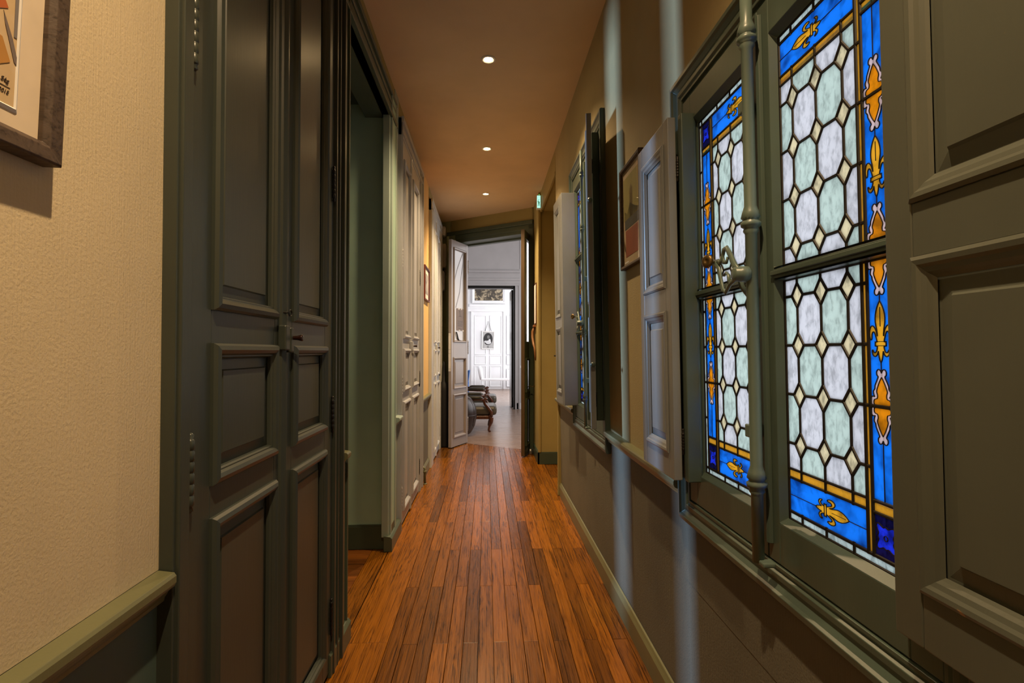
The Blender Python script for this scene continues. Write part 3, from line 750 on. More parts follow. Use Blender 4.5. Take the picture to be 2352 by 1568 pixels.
            xb = uc + d * .30 * hh
            for e_ in (-.003, .003): line.ribbon([(X(xb + e_), za_ - .012), (X(xb + e_), za_ + .012)], .001, .0072, .0086, False)
            line.ribbon([(X(uc + d * .5 * hh), za_), (X(uc + d * .9 * hh), za_)], .0005, .0072, .0086, False)
            L((0, Zs(.017)), (CL1, Zs(.017)), .007); L((0, Zs(.0855)), (V[4], Zs(.0855)), .0054); L((0, Zs(.1035)), (V[4], Zs(.1035)), .0054); L((BL0, Zs(.0855)), (BL1, Zs(.0855)), .0054); L((BL0, Zs(.1035)), (BL1, Zs(.1035)), .0054)
            # dark corner square with a lobed flower
            cs = [(BL0 + .0005, Zs(.019)), (BL1, Zs(.019)), (BL1, Zs(.083)), (BL0 + .0005, Zs(.083))]
            Qf = quatre(BLM, Zs(.051), .0245)
            for s_, ue in ((1, BL1), (-1, BL0 + .0005)):
                hq = sorted([p for p in [Qf[k] for k in range(48)] if (p[0] - BLM) * s_ > -1e-9], key=lambda p: math.atan2(p[1] - Zs(.051), (p[0] - BLM) * s_))
                zl, zh = sorted((Zs(.019), Zs(.083)))
                pane([(ue, zl), (BLM, zl)] + hq + [(BLM, zh), (ue, zh)], 'g_navy')
            MB().poly([(X(u), z) for u, z in Qf], y0, y1).build('pane', 'g_violet', sash)
            T(Qf, .0014); T([(BLM + .004 * math.cos(t), Zs(.051) + .004 * math.sin(t)) for t in [i * PI / 4 for i in range(8)]], .0012)
        L((0, z0), (CL1, z0), .008); L((0, z1), (CL1, z1), .008); L((0.0, z0), (0.0, z1), .008); L((CL1, z0), (CL1, z1), .008)
    lead.build('lead_came', 'lead', sash); line.build('painted_outline', 'lead', sash)

def window(n, yc, ztop, lights):
    """casement of two leaves in a moulded frame. lights = glazed fields from the bottom up"""
    root = empty('window_%d' % n, mx=MR(yc), kind='structure')
    zo = ztop + .075   # top of sash
    g0, g1 = lights[0][0], lights[-1][1]
    # frame: moulded architrave and outer reveal
    AR = [(0, -.005), (0, .020), (.004, .025), (.016, .026), (.020, .020), (.030, .013), (.040, .016), (.050, .016), (.054, .010), (.060, .013), (.066, .013), (.068, -.002)]
    mb = MB().ring(-.503, .503, .695, zo + .078, AR, 0); mb.build('architrave', 'green_win', root, bevel=.001)
    mb = MB()
    for x0, x1, z0, z1 in ((-.47, -.434, .73, zo + .04), (.434, .47, .73, zo + .04), (-.47, .47, .73, .763), (-.47, .47, zo + .002, zo + .04)): mb.box(x0, x1, -.004, .12, z0, z1)
    mb.build('window_frame', 'green_win', root)
    for sgn in (1, -1):
        mb = MB()
        def bx(a, b, z0, z1, f=-.010, bk=.034): mb.box(sgn * a, sgn * b, f, bk, z0, z1)
        bx(.0015, .045, .765, zo); bx(.378, .4335, .765, zo); bx(.045, .378, .765, g0 - .010); bx(.045, .378, g1 + .012, zo)
        sash = mb.build('sash', 'green_win', root, bevel=.002)
        # putty bevels and glazing bars
        pm = MB()
        for i, (z0, z1, _, _) in enumerate(lights):
            x0, x1 = sorted((sgn * .045, sgn * .378))
            lo_ = z0 - (.010 if i == 0 else .0); hi_ = z1 + (.012 if i == len(lights) - 1 else 0)
            xa, xb = (x0 + .007, x1 - .019) if sgn > 0 else (x0 + .019, x1 - .007)
            vs = [(x0, -.0098, lo_), (x1, -.0098, lo_), (x1, -.0098, hi_), (x0, -.0098, hi_), (xa, .0055, z0 + .001), (xb, .0055, z0 + .001), (xb, .0055, z1 - .001), (xa, .0055, z1 - .001)]
            pm.add(vs, [(k, (k + 1) % 4, 4 + (k + 1) % 4, 4 + k) for k in range(4)])
        for (z0, z1, _, _), (z2, z3, _, _) in zip(lights[:-1], lights[1:]):
            pm.box(sgn * .04, sgn * .38, -.0095, .03, z1 + .004, z2 - .004); pm.box(sgn * .04, sgn * .38, -.0155, -.006, z1 + .010, z2 - .008)
        pm.build('glazing_bar', 'green_win', sash, bevel=.0012)
        glazing(sash, sgn, lights)
        if sgn > 0:   # cover bead on the meeting stile
            MB().sweep([(-.012, 0), (-.011, -.008), (-.006, -.011), (.014, -.011), (.020, -.008), (.022, -.002), (.022, 0)], (0, -.010, .80), (0, -.010, zo - .02), (1, 0, 0), (0, 1, 0)).build('cover_bead', 'green_win', sash, bevel=.001)
    # espagnolette bolt with knuckles, keepers and a scrolled handle
    x, y = (.024 if n == 1 else .085), -.045; zt = zo + .02
    pr = [(.0095, .765)]
    for zc in [.928] + ([1.47, 1.86] if n == 1 else [1.3, 1.9, zo - .12]):
        pr += [(.0095, zc - .024), (.0125, zc - .018), (.0110, zc - .012), (.0155, zc - .008), (.0165, zc - .001), (.0125, zc + .003), (.0125, zc + .006), (.0155, zc + .010), (.013, zc + .022), (.0098, zc + .034)]
    pr += [(.0095, zt)]
    pr = [(q * (1.27 if n == 1 else .85), h) for q, h in pr]
    rod = MB().lathe(pr, 14, Matrix.Translation((x, y, 0))).build('espagnolette_rod', 'rod', root)
    kp = MB()
    for zc in (1.03, 1.727 if n == 1 else 1.62):
        kp.box(x - .046, x, -.046, -.038, zc - .014, zc + .014); kp.box(x - .046, x - .034, -.040, -.006, zc - .014, zc + .014)
    kp.box(x + .004, x + .03, -.05, -.024, .762, .772); kp.build('keeper', 'rod', rod, bevel=.003)
    hz = 1.362 if n == 1 else 1.36
    hm = MB().lathe([(.012, -.012), (.0165, -.008), (.0165, .008), (.0145, .010), (.0145, .02), (.012, .022)], 14, Matrix.Translation((x, y - .018, hz)) @ Matrix.Rotation(PI / 2, 4, 'X'))
    yy_ = y - .022
    def cv(pts, r): hm.tube([(x + a, yy_, hz + b) for a, b in pts], r, 8, flat=.7)
    cv([(-.004, .002), (-.03, .022), (-.05, .05), (-.066, .068), (-.08, .066), (-.088, .052), (-.082, .038), (-.068, .036), (-.062, .046)], [.009, .008, .007, .006, .006, .0055, .005, .0045, .004])
    cv([(-.004, -.004), (-.03, -.006), (-.055, -.014), (-.075, -.03), (-.09, -.022), (-.1, .004), (-.108, .03), (-.122, .044)], [.009, .007, .006, .0055, .0055, .006, .007, .008])
    cv([(-.088, .052), (-.1, .04), (-.112, .046)], .006); cv([(-.055, -.014), (-.06, .006), (-.07, .014), (-.082, .008)], [.005, .0045, .004, .0035])
    hm.build('handle', 'rod', rod)
    kx = Matrix.Translation((x - .124, yy_ - .004, hz + .046)) @ Matrix.Rotation(PI / 2, 4, 'X') @ Matrix.Rotation(.5, 4, 'Y')
    MB().lathe([(.007, -.01), (.005, .004), (.005, .016), (.0145, .020), (.0160, .0235), (.0120, .027), (.005, .028), (.004, .0265)], 16, kx).build('handle_knob', 'brass', rod)
    MB().tube([(x - .05, y - .004, hz + .01), (x - .046, y, hz - .02), (x - .05, -.024, hz - .045)], .006, 8).build('handle_rest', 'rod', rod)
    return root
window(1, W1, 1.858, [(.860, 1.345, False, True), (1.372, 1.846, True, False)])
window(2, W2, 2.255, [(.860, 1.305, False, True), (1.332, 1.785, False, False), (1.812, 2.243, True, False)])

# shutters -------------------------------------------------------------------
SPR = [(-.001, 0), (-.001, .003), (.004, .006), (.010, .005), (.014, .002), (.020, .0), (.024, -.004), (.028, -.007)]
def shutter(mx, sgn, w, z0, z1, mids, label, strip_mx=None, strip=.045, knobs=(), lift=0, sy=.029, m='shutter_daylit', bm_='green_win'):
    """panelled leaf hinged on a narrow board that stands on the window frame"""
    root = empty('window_shutter', mx=mx, label=label, cat='shutter')
    x0 = 0 if sgn > 0 else -w
    pn = [(.046, w - .040, z0 + .072, mids[0]), (.046, w - .040, mids[1], z1 - .065)]
    lf = panelled(root, w, z0, z1, pn, .024, m, 'leaf', SPR, x0=x0, y=0, field=.022)
    for k in knobs:
        MB().lathe([(.004, 0), (.004, .016), (.011, .02), (.012, .024), (.006, .028)], 12, Matrix.Translation((x0 + w - .0, .012, k)) @ Matrix.Rotation(PI / 2, 4, 'Y')).build('pull_knob', 'green_win', lf)
    inv = strip_mx if strip_mx is not None else Matrix.Identity(4)
    sm_ = MB()
    a = .004
    sm_.sweep([(0, 0), (0, strip - .008), (.006 * -sgn, strip), (.02 * -sgn, strip), (.026 * -sgn, strip - .008), (.026 * -sgn, 0)], (a * sgn * -1, sy, z0), (a * sgn * -1, sy, z1 + lift), (1, 0, 0), (0, 1, 0))
    s_ = sm_.build('hinge_board', bm_, root, bevel=.003)
    s_.matrix_local = inv
    for zc in (z0 + .11, z1 - .15): hinge(lf, -.002 * sgn, .027, zc, .05, 'blackened', .005)
    return root
shutter(MR(1.493, .075), -1, .297, .834, 1.872, (1.318, 1.386), 'grey panelled shutter folded back beside the framed picture')
shutter(MR(.692, .062), 1, .30, .829, 1.872, (1.318, 1.388), 'large olive panelled shutter covering the near edge of the near stained glass', m='shutter')
T2 = MR(2.70, .075) @ Matrix.Rotation(-.19, 4, 'Z')
shutter(T2, 1, .285, .845, 2.30, (1.36, 1.43), 'tall shutter standing off the wall with two pull knobs on its edge', Matrix.Rotation(.19, 4, 'Z'), knobs=(1.14, 1.89), lift=.03)
T3 = MR(3.50, .10) @ Matrix.Rotation(.03, 4, 'Z')
shutter(T3, -1, .285, .845, 2.245, (1.36, 1.43), 'narrow-looking shutter on the far jamb of the far window', Matrix.Identity(4), strip=.098, sy=.002, bm_='shutter_daylit')

# ---------------------------------------------------------------- downlights and other fittings
WARM = (1, .69, .38)
bulb = emit('lamp_glow', (1, .66, .3), 160)
for i, (x, y, lab) in enumerate(((.008, 3.076, 'largest round ceiling downlight, nearest the stained-glass window'), (0, 4.447, 'middle round ceiling downlight of the row'), (-.012, 5.738, 'smallest round ceiling downlight, nearest the far door'), (0, .36, 'round ceiling downlight over the cream wall picture'))):
    r = empty('ceiling_downlight', loc=(x, y, ZC), label=lab, cat='downlight', group='ceiling downlights')
    MB().lathe([(.0245, .0), (.043, 0), (.043, -.003), (.038, -.006), (.031, -.006), (.0255, -.001)], 28).build('trim_ring', 'trim_white', r)
    MB().lathe([(.0245, .0), (.0245, -.0012), (.017, -.0030), (.004, -.004)], 24).build('bulb', bulb, r)
    l = bpy.data.lights.new('downlight', 'SPOT'); l.energy = LAMP_W * (1 if i < 3 else .98); l.color = WARM; l.spot_size = math.radians(124); l.spot_blend = 1.0; l.shadow_soft_size = .022
    lo_ = bpy.data.objects.new('downlight_beam', l); C.objects.link(lo_); lo_.parent = r; lo_.location = (0, 0, -.02)

# exit sign
ex = empty('exit_sign', loc=(.556, 5.58, 2.70), label='small lit green exit sign hanging over the right-hand opening', cat='sign')
MB().box(-.03, .018, .0, .05, .0, .15).build('housing', 'trim_white', ex, bevel=.006)
signm, nt, b = mat('exit_face'); b.inputs['Base Color'].default_value = (.5, .85, .8, 1); b.inputs['Emission Color'].default_value = (.45, .95, .85, 1); b.inputs['Emission Strength'].default_value = .9
MB().box(-.027, .009, -.003, .001, .012, .142).build('lit_face', signm, ex)
pic = MB(); pic.lathe([(.0035, 0), (.0035, .001)], 10, Matrix.Translation((-.009, -.0032, .098)) @ Matrix.Rotation(PI / 2, 4, 'X'))
pic.poly([(-.018, .03), (-.012, .034), (-.008, .058), (-.002, .046), (-.002, .03), (.002, .03), (.002, .05), (-.004, .066), (.004, .072), (.004, .077), (-.008, .074), (-.013, .09), (-.018, .086), (-.02, .07), (-.017, .07), (-.014, .078), (-.013, .06)], -.0042, -.003)
pic.build('running_figure', emit('exit_green', (.02, .4, .16), .15), ex)
for k, (dx, dz) in enumerate(((-.004, .152), (.016, .14))): MB().lathe([(.001, 0), (.003, .001), (.003, .004), (.001, .005)], 8, Matrix.Translation((dx, .002 + .01 * k, dz))).build('status_lamp', emit('green_led%d' % k, (.15, 1, .1), 3), ex)
MB().tube([(.016, .03, .02), (.024, .02, .01), (.02, .0, -.012), (.03, -.02, -.02)], .0025, 6).build('cable', 'blackened', ex)

# alarm boxes at the far left
def wallbox(name, x, y, z, w, d, h, m, label):
    r = empty(name, loc=(x, y, z), label=label, cat='box')
    MB().box(0, d, -w / 2, w / 2, 0, h).build('case', m, r, bevel=.006)
    MB().box(d - .001, d + .006, -w / 2 + .012, w / 2 - .012, .012, h - .012).build('cover', m, r, bevel=.004)
    return r
b1 = wallbox('siren_box', -.615, 6.98, 2.70, .12, .072, .12, 'trim_white', 'small white box highest on the wall beside the far door')
b2 = wallbox('alarm_panel', -.615, 6.95, 2.28, .2, .085, .3, 'box_cream', 'cream alarm panel below the small white box by the far door')
b3 = wallbox('wall_detector', -.615, 6.92, 1.98, .12, .062, .25, 'trim_white', 'slim white detector lowest of the boxes beside the far door')
MB().lathe([(.002, 0), (.004, .001), (.004, .004), (.001, .005)], 8, Matrix.Translation((.047, .0, .03)) @ Matrix.Rotation(PI / 2, 4, 'Y')).build('status_lamp', 'brass', b3)

# heating pipe
pp = MB().tube([(-.6, 4.86, .15), (-.572, 4.86, .15), (-.562, 4.86, .145), (-.557, 4.86, .13), (-.557, 4.86, .0)], .011, 12); pp.lathe([(.015, 0), (.016, .012), (.015, .022)], 12, Matrix.Translation((-.557, 4.86, .10)))
pp.lathe([(.02, 0), (.02, .006), (.012, .008)], 12, Matrix.Translation((-.557, 4.86, 0)))
tag(pp.build('heating_pipe', 'rail'), 'short bent heating pipe rising from the floor beside the pale cupboard', 'pipe')

# ---------------------------------------------------------------- pictures
def frame_ring(root, w, h, fw, fd, m, mat_m=None, mw=.0, rabbet=.004):
    """moulded frame hung on local x-z plane, front towards -y; back at y=0"""
    MB().ring(-w / 2, w / 2, -h / 2, h / 2, [(0, 0), (0, fd), (.003, fd + .002), (fw * .75, fd), (fw, fd - .006), (fw, fd - .014), (fw + .001, .0)]).build('frame', m, root, bevel=.0008)
    if mat_m: MB().box(-w / 2 + fw * .8, w / 2 - fw * .8, -fd + .012, -.001, -h / 2 + fw * .8, h / 2 - fw * .8).build('mat', mat_m, root)
def patches(root, name, items, y):
    for pts, m in items:
        MB().poly(pts, y - .0006, y).build(name, m, root)
# watercolour on the cream wall
pw, ph = .62, .86
pa = empty('framed_watercolour', mx=ML(.744 - pw / 2, -.5985) @ Matrix.Translation((0, 0, 1.448)) @ Matrix.Rotation(.036, 4, 'X') @ Matrix.Translation((0, 0, ph / 2)), label='large watercolour in a grey-brown wooden frame on the cream wall', cat='picture')
frame_ring(pa, pw, ph, .026, .024, 'frame_grey', 'matboard')
ART = (-.225, .247, -.378, .36)
wc, nt, b = mat('watercolour_wash'); v = coords(nt, (1, 1, 1)); n1 = noise(nt, v, 5, 4, .6, 1.2)
nt.links.new(ramp(nt, n1, [(.3, (.66, .56, .44)), (.5, (.62, .46, .26)), (.62, (.66, .52, .34)), (.75, (.64, .57, .48))]), b.inputs['Base Color']); b.inputs['Roughness'].default_value = .85
MB().box(ART[0], ART[1], -.0128, -.0118, ART[2], ART[3]).build('painting', wc, pa)
MB().ring(ART[0] - .005, ART[1] + .005, ART[2] - .005, ART[3] + .005, [(0, .0122), (.004, .0145), (.006, .0125)]).build('mat_edge', 'whitepaper', pa)
patches(pa, 'brush_stroke', [
    ([(.226, -.268), (.230, -.276), (.240, -.296), (.2465, -.315), (.2465, -.325), (.243, -.322), (.236, -.302), (.229, -.283)], plain('stroke_grey', (.2, .16, .15), .9)),
    ([(.16, -.262), (.21, -.275), (.232, -.262), (.226, -.252), (.236, -.215), (.21, -.15), (.15, -.16), (.13, -.22)], plain('stroke_red', (.5, .13, .035), .9)),
    ([(.2415, -.292), (.2455, -.292), (.2465, -.05), (.239, -.05)], plain('stroke_slate', (.22, .2, .2), .9)),
    ([(-.1, .0), (-.02, -.02), (.02, .1), (-.06, .14)], plain('stroke_blue', (.2, .24, .28), .9)),
    ([(.05, -.345), (.215, -.34), (.238, -.325), (.226, -.300), (.10, -.285)], plain('stroke_ochre', (.5, .25, .06), .9))], -.0129)
def text(parent, s, size, loc, m, shear=.3, rot=(PI / 2, 0, 0), name='signature_lettering', ext=.0003):
    c = bpy.data.curves.new(name, 'FONT'); c.body = s; c.size = size; c.shear = shear; c.extrude = ext; c.materials.append(M[m] if isinstance(m, str) else m)
    t = bpy.data.objects.new(name, c); C.objects.link(t); bpy.context.view_layer.update()
    me = bpy.data.meshes.new_from_object(t.evaluated_get(bpy.context.evaluated_depsgraph_get())); bpy.data.objects.remove(t)
    o = bpy.data.objects.new(name, me); C.objects.link(o); o.parent = parent; o.location = loc; o.rotation_euler = rot; return o
text(pa, 'J. de S\u00e9g', .0080, (.2105, -.0132, -.3515), 'frame_grey'); text(pa, '2015', .0068, (.2245, -.0132, -.3650), 'frame_grey')
MB().box(.205, .2400, -.0134, -.0130, -.3568, -.3562).build('signature_line', 'frame_grey', pa)
# dark framed print on the right wall
pb = empty('framed_print', mx=MR(2.117, 0) @ Matrix.Translation((0, 0, 1.757)), label='dark framed print behind the near shutter on the right wall', cat='picture')
frame_ring(pb, .292, .425, .016, .019, 'frame_grey')
MB().box(-.135, .135, -.009, -.001, -.2, .2).build('mat', plain('print_mat', (.6, .48, .3), .7), pb)
patches(pb, 'print_patch', [
    ([(-.115, -.01), (.115, -.01), (.115, .165), (-.115, .165)], plain('print_olive', (.4, .35, .1), .7)),
    ([(-.10, -.05), (.115, -.05), (.115, .0), (.05, .02), (-.02, .05), (-.06, .01), (-.10, .03)], plain('print_dark', (.08, .08, .065), .7)),
    ([(-.09, -.165), (.09, -.165), (.09, -.055), (-.09, -.055)], plain('print_rust', (.36, .1, .04), .7)),
    ([(-.02, -.01), (.02, -.01), (.022, .10), (.0, .125), (-.022, .10)], plain('print_ochre', (.33, .25, .1), .7)),
    ([(-.11, -.19), (-.05, -.19), (-.05, -.183), (-.11, -.183)], M['whitepaper'])], -.0092)
gm, nt, b = mat('picture_glass'); nt.nodes.remove(b)
t1 = N(nt, 'ShaderNodeBsdfTransparent'); g1 = N(nt, 'ShaderNodeBsdfGlossy'); g1.inputs['Roughness'].default_value = .03
mz = N(nt, 'ShaderNodeMixShader'); mz.inputs[0].default_value = .12
nt.links.new(t1.outputs[0], mz.inputs[1]); nt.links.new(g1.outputs[0], mz.inputs[2]); nt.links.new(mz.outputs[0], nt.nodes['Material Output'].inputs['Surface'])
MB().box(-.133, .133, -.0125, -.0115, -.199, .199).build('glass', gm, pb)
# red framed picture on the yellow wall
pc = empty('framed_picture', mx=ML(5.25, -.5985) @ Matrix.Translation((0, 0, 1.855)), label='small red-framed picture on the yellow wall', cat='picture')
frame_ring(pc, .40, .33, .018, .018, 'redframe', 'whitepaper')
im, nt, b = mat('grey_print'); n1 = noise(nt, coords(nt), 14, 4, .6); nt.links.new(ramp(nt, n1, [(.35, (.1, .09, .08)), (.6, (.5, .48, .45))]), b.inputs['Base Color'])
MB().box(-.13, .13, -.0068, -.0058, -.1, .1).build('print', im, pc)
# papers on the olive strip before the far door
pd_ = empty('framed_notice', loc=(.553, 6.0, 1.50), label='white notice with a brown frame on the olive pier by the far door', cat='notice'); pd_.rotation_euler = (0, 0, -PI / 2)
MB().ring(-.12, .12, -.0, .46, [(0, 0), (0, .010), (.012, .010), (.014, .007)]).build('frame', 'mahogany', pd_); MB().box(-.115, .115, -.009, -.001, .005, .455).build('sheet', 'whitepaper', pd_)
pe = empty('wall_bracket', loc=(.553, 5.98, 1.22), label='carved orange-brown wooden bracket under the white notice', cat='bracket'); pe.rotation_euler = (0, 0, -PI / 2)
MB().tube([(-.06, -.004, .26), (-.07, -.03, .2), (-.05, -.035, .14), (0, -.028, .06), (.05, -.02, .02), (.04, -.01, -.08), (.0, -.006, -.12)], [.016, .018, .016, .014, .012, .01, .008], 8).build('carving', plain('orange_wood', (.22, .1, .035), .4), pe)
MB().box(-.09, .05, -.03, -.001, .25, .275).build('shelf', plain('orange_wood_dark', (.28, .11, .03), .4), pe, bevel=.003)

# ---------------------------------------------------------------- doors
tdir = Vector((-.183, -.41, 0)).normalized()
def leaf_frame(hx, hy, fx, fy, face):
    """frame with local x from hinge to free edge, local -y on the visible side"""
    d = Vector((fx - hx, fy - hy, 0)).normalized(); n = Vector((d.y, -d.x, 0))    # -y direction candidate
    yv = -n if n.dot(Vector(face)) > 0 else n
    return Matrix(((d.x, yv.x, 0, hx), (d.y, yv.y, 0, hy), (0, 0, 1, 0), (0, 0, 0, 1)))
def no_flip(mx):
    return mx
DL = empty('door_1', kind='structure', loc=(-.265, 7.0, 0))
ang = math.atan2(6.61 - 7.0, -.448 + .265)
DL.rotation_euler = (0, 0, ang)          # local x runs from the hinge to the free edge; visible face is +y here
# build mirrored so that the panelled face looks along +y
def flipY(mb): mb.v = [(x, -y, z) for x, y, z in mb.v]; return mb
LW = .445
st = .055
mb = MB(); zt = 2.585
for x0, x1, z0, z1 in ((0, st, .012, zt), (LW - st, LW, .012, zt), (st, LW - st, .012, .12), (st, LW - st, .66, .73), (st, LW - st, 1.12, 1.31), (st, LW - st, zt - .09, zt)): mb.box(x0, x1, -.02, .02, z0, z1)
dl = mb.build('door_leaf', 'leafgrey', DL, bevel=.002)
for z0, z1 in ((.12, .66), (.73, 1.12)):
    a, b = st, LW - st
    MB().box(a - .001, b + .001, -.008, .008, z0 - .001, z1 + .001).build('panel', 'leafgrey', dl)
    mb = MB().box(a + .06, b - .06, -.014, .014, z0 + .06, z1 - .06); mb.build('raised_field', 'leafgrey', dl, bevel=.004)
    mb = MB().ring(a, b, z0, z1, [(-.002, 0), (-.002, .008), (.006, .012), (.016, .01), (.022, .003), (.03, -.012)], -.02); flipY(mb); mb.ring(a, b, z0, z1, [(-.002, 0), (-.002, .008), (.006, .012), (.016, .01), (.022, .003), (.03, -.012)], -.02); mb.build('moulding', 'leafgrey', dl)
mb = MB().ring(st, LW - st, 1.31, zt - .09, [(-.002, 0), (-.002, .008), (.006, .012), (.016, .008), (.026, -.012)], -.02); flipY(mb); mb.ring(st, LW - st, 1.31, zt - .09, [(-.002, 0), (-.002, .008), (.006, .012), (.016, .008), (.026, -.012)], -.02); mb.build('moulding', 'leafgrey', dl)
pg, nt, b = mat('frosted_pane'); b.inputs['Roughness'].default_value = .12; b.inputs['Base Color'].default_value = (.66, .68, .7, 1); b.inputs['Transmission Weight'].default_value = .15
MB().box(st, LW - st, -.003, .003, 1.31, zt - .09).build('pane', pg, dl)
cr = MB()
for k, pts in enumerate(([(.08, 2.44), (.15, 2.2), (.2, 1.95), (.3, 1.75)], [(.12, 2.46), (.26, 2.25), (.36, 2.05)])): cr.ribbon(pts, .02, .0031, .0036, False)
cr.build('pane_smear', plain('grey_smear', (.3, .3, .32), .5), dl)
mb = MB().box(LW - .0005, LW + .003, -.018, .012, .95, 1.42); mb.build('edge_plate', 'trim_white', dl)
nt_ = MB(); [nt_.lathe([(.002, 0), (.003, .001), (.001, .002)], 8, Matrix.Translation((LW + .003, dy, z)) @ Matrix.Rotation(PI / 2, 4, 'Y')) for z in (1.40, 1.22, 1.17, .98) for dy in (-.01, .004)]; nt_.build('screw_head', 'blackened', dl)
for zc in (.25, 1.25, 2.3): hinge(dl, -.006, .018, zc, .16, 'steel', .008)
no = empty('paper_notice', loc=(0, 0, 0), label='grey-brown paper notice taped to the glass of the left door leaf', cat='notice'); no.matrix_world = DL.matrix_basis @ Matrix.Translation((.19, .0045, 1.59))
MB().box(-.1, .1, 0, .0012, -.13, .15).build('sheet', plain('taupe_paper', (.27, .23, .22), .8), no)
ln = MB()
for k in range(6): ln.box(-.07 + .006 * (k % 3), .07 - .01 * (k % 2), .0012, .0016, -.01 - .013 * k, -.005 - .013 * k)
ln.box(-.04, .04, .0012, .0016, -.11, -.104); ln.build('text_line', 'frame_grey', no)
em = MB().ribbon([(-.03, .05), (-.01, .07), (0, .12), (.02, .12), (.01, .07), (.03, .05), (0, .055)], .006, .0012, .0017); em.build('emblem', 'frame_grey', no)
[MB().box(x_, x_ + .036, .0008, .0016, z_, z_ + .021).build('tape', 'whitepaper', no) for x_, z_ in ((-.055, .138), (.015, .138), (-.1, -.14), (0, -.14))]
stp = MB().tube([(.30, .012, 1.44), (.285, .014, 1.41), (.26, .013, 1.36), (.23, .011, 1.335), (.16, .01, 1.33)], [.007, .008, .008, .007, .005], 8)
so = stp.build('dark_strap', 'black'); so.matrix_world = DL.matrix_basis; tag(so, 'dark strap hanging inside the glass of the left door leaf', 'strap')

DR = empty('door_2', kind='structure', loc=(.535, 6.45, 0)); DR.rotation_euler = (0, 0, math.atan2(6.01 - 6.45, .405 - .535))
mb = MB()
for x0, x1, z0, z1 in ((0, st, .012, zt), (LW - st, LW, .012, zt), (st, LW - st, .012, .12), (st, LW - st, .66, .73), (st, LW - st, 1.12, 1.31), (st, LW - st, zt - .09, zt)): mb.box(x0, x1, -.02, .02, z0, z1)
dr = mb.build('door_leaf', 'doorframe', DR, bevel=.002)
for z0, z1 in ((.12, .66), (.73, 1.12)):
    MB().box(st - .001, LW - st + .001, -.008, .008, z0, z1).build('panel', 'doorframe', dr)
    mb = MB().ring(st, LW - st, z0, z1, [(-.002, 0), (-.002, .008), (.006, .012), (.016, .01), (.03, -.012)], -.02); flipY(mb); mb.build('moulding', 'doorframe', dr)
MB().box(st, LW - st, -.003, .003, 1.31, zt - .09).build('pane', pg, dr)
MB().box(LW, LW + .002, -.02, .02, .012, zt).build('closing_edge', plain('ochre_edge_paint', (.075, .045, .018), .45), dr)
for zc in (.23, 2.28): hinge(dr, -.018, -.012, zc, .17, 'black', .02)
ds = MB().lathe([(.03, 0), (.034, .01), (.03, .04), (.022, .06), (.008, .066)], 16); dso = ds.build('door_stop', 'steel'); dso.location = (.512, 6.21, 0); tag(dso, 'low grey door stop on the floor at the right door leaf', 'door stop')
def hook(pts, label):
    o = MB().tube(pts, .004, 6).build('door_hook', 'brass'); tag(o, label, 'hook', 'door hooks'); return o
hook([(-.575, 6.85, .80), (-.54, 6.83, .785), (-.52, 6.84, .775), (-.49, 6.80, .79)], 'thin brass hook holding the left far door leaf open')
hook([(.556, 6.12, .80), (.52, 6.13, .79), (.50, 6.15, .80), (.475, 6.16, .785)], 'thin brass hook holding the right far door leaf open')
# black pole-like thing behind the left leaf
bp_ = MB().lathe([(.052, 0), (.056, .02), (.058, .7), (.05, .80), (.022, .82), (.018, 1.0), (.012, 1.06), (.004, 1.07)], 14); bo_ = bp_.build('black_upright', 'black'); bo_.location = (-.535, 6.72, 0); tag(bo_, 'tall black tapering object standing behind the left door leaf', 'umbrella')
# lock of the door hidden in the opening
lk = empty('rim_lock', loc=(.78, 5.645, 1.17), label='dark rim lock with a lever on the olive wall of the opening', cat='lock')
MB().box(-.022, .022, -.014, .0, -.06, .07).build('plate', 'blackened', lk, bevel=.003); MB().tube([(0, -.014, -.02), (0, -.04, -.02), (-.05, -.045, -.02), (-.07, -.04, -.02)], .007, 8).build('lever', 'blackened', lk)
# dark leaf in the second doorway
D3 = empty('door_3', kind='structure', loc=(DX1 - .045, 11.21, 0)); D3.rotation_euler = (0, 0, math.radians(92))
mb = MB().box(0, .52, -.02, .02, .01, DZ - .06); d3 = mb.build('door_leaf', 'black_door', D3, bevel=.003)
for z0, z1 in ((.1, .7), (.8, 1.1), (1.2, 2.4)): MB().ring(.07, .45, z0, z1, [(-.002, 0), (-.002, .008), (.01, .012), (.03, 0)], -.02).build('moulding', 'black_door', d3)
for zc in (.33, 2.2): hinge(d3, -.012, -.022, zc, .2, 'black', .018)
MB().lathe([(.006, 0), (.006, .03), (.02, .04), (.022, .05), (.01, .058)], 12, Matrix.Translation((.46, -.02, 1.0)) @ Matrix.Rotation(PI / 2, 4, 'X')).build('handle', 'trim_white', d3)

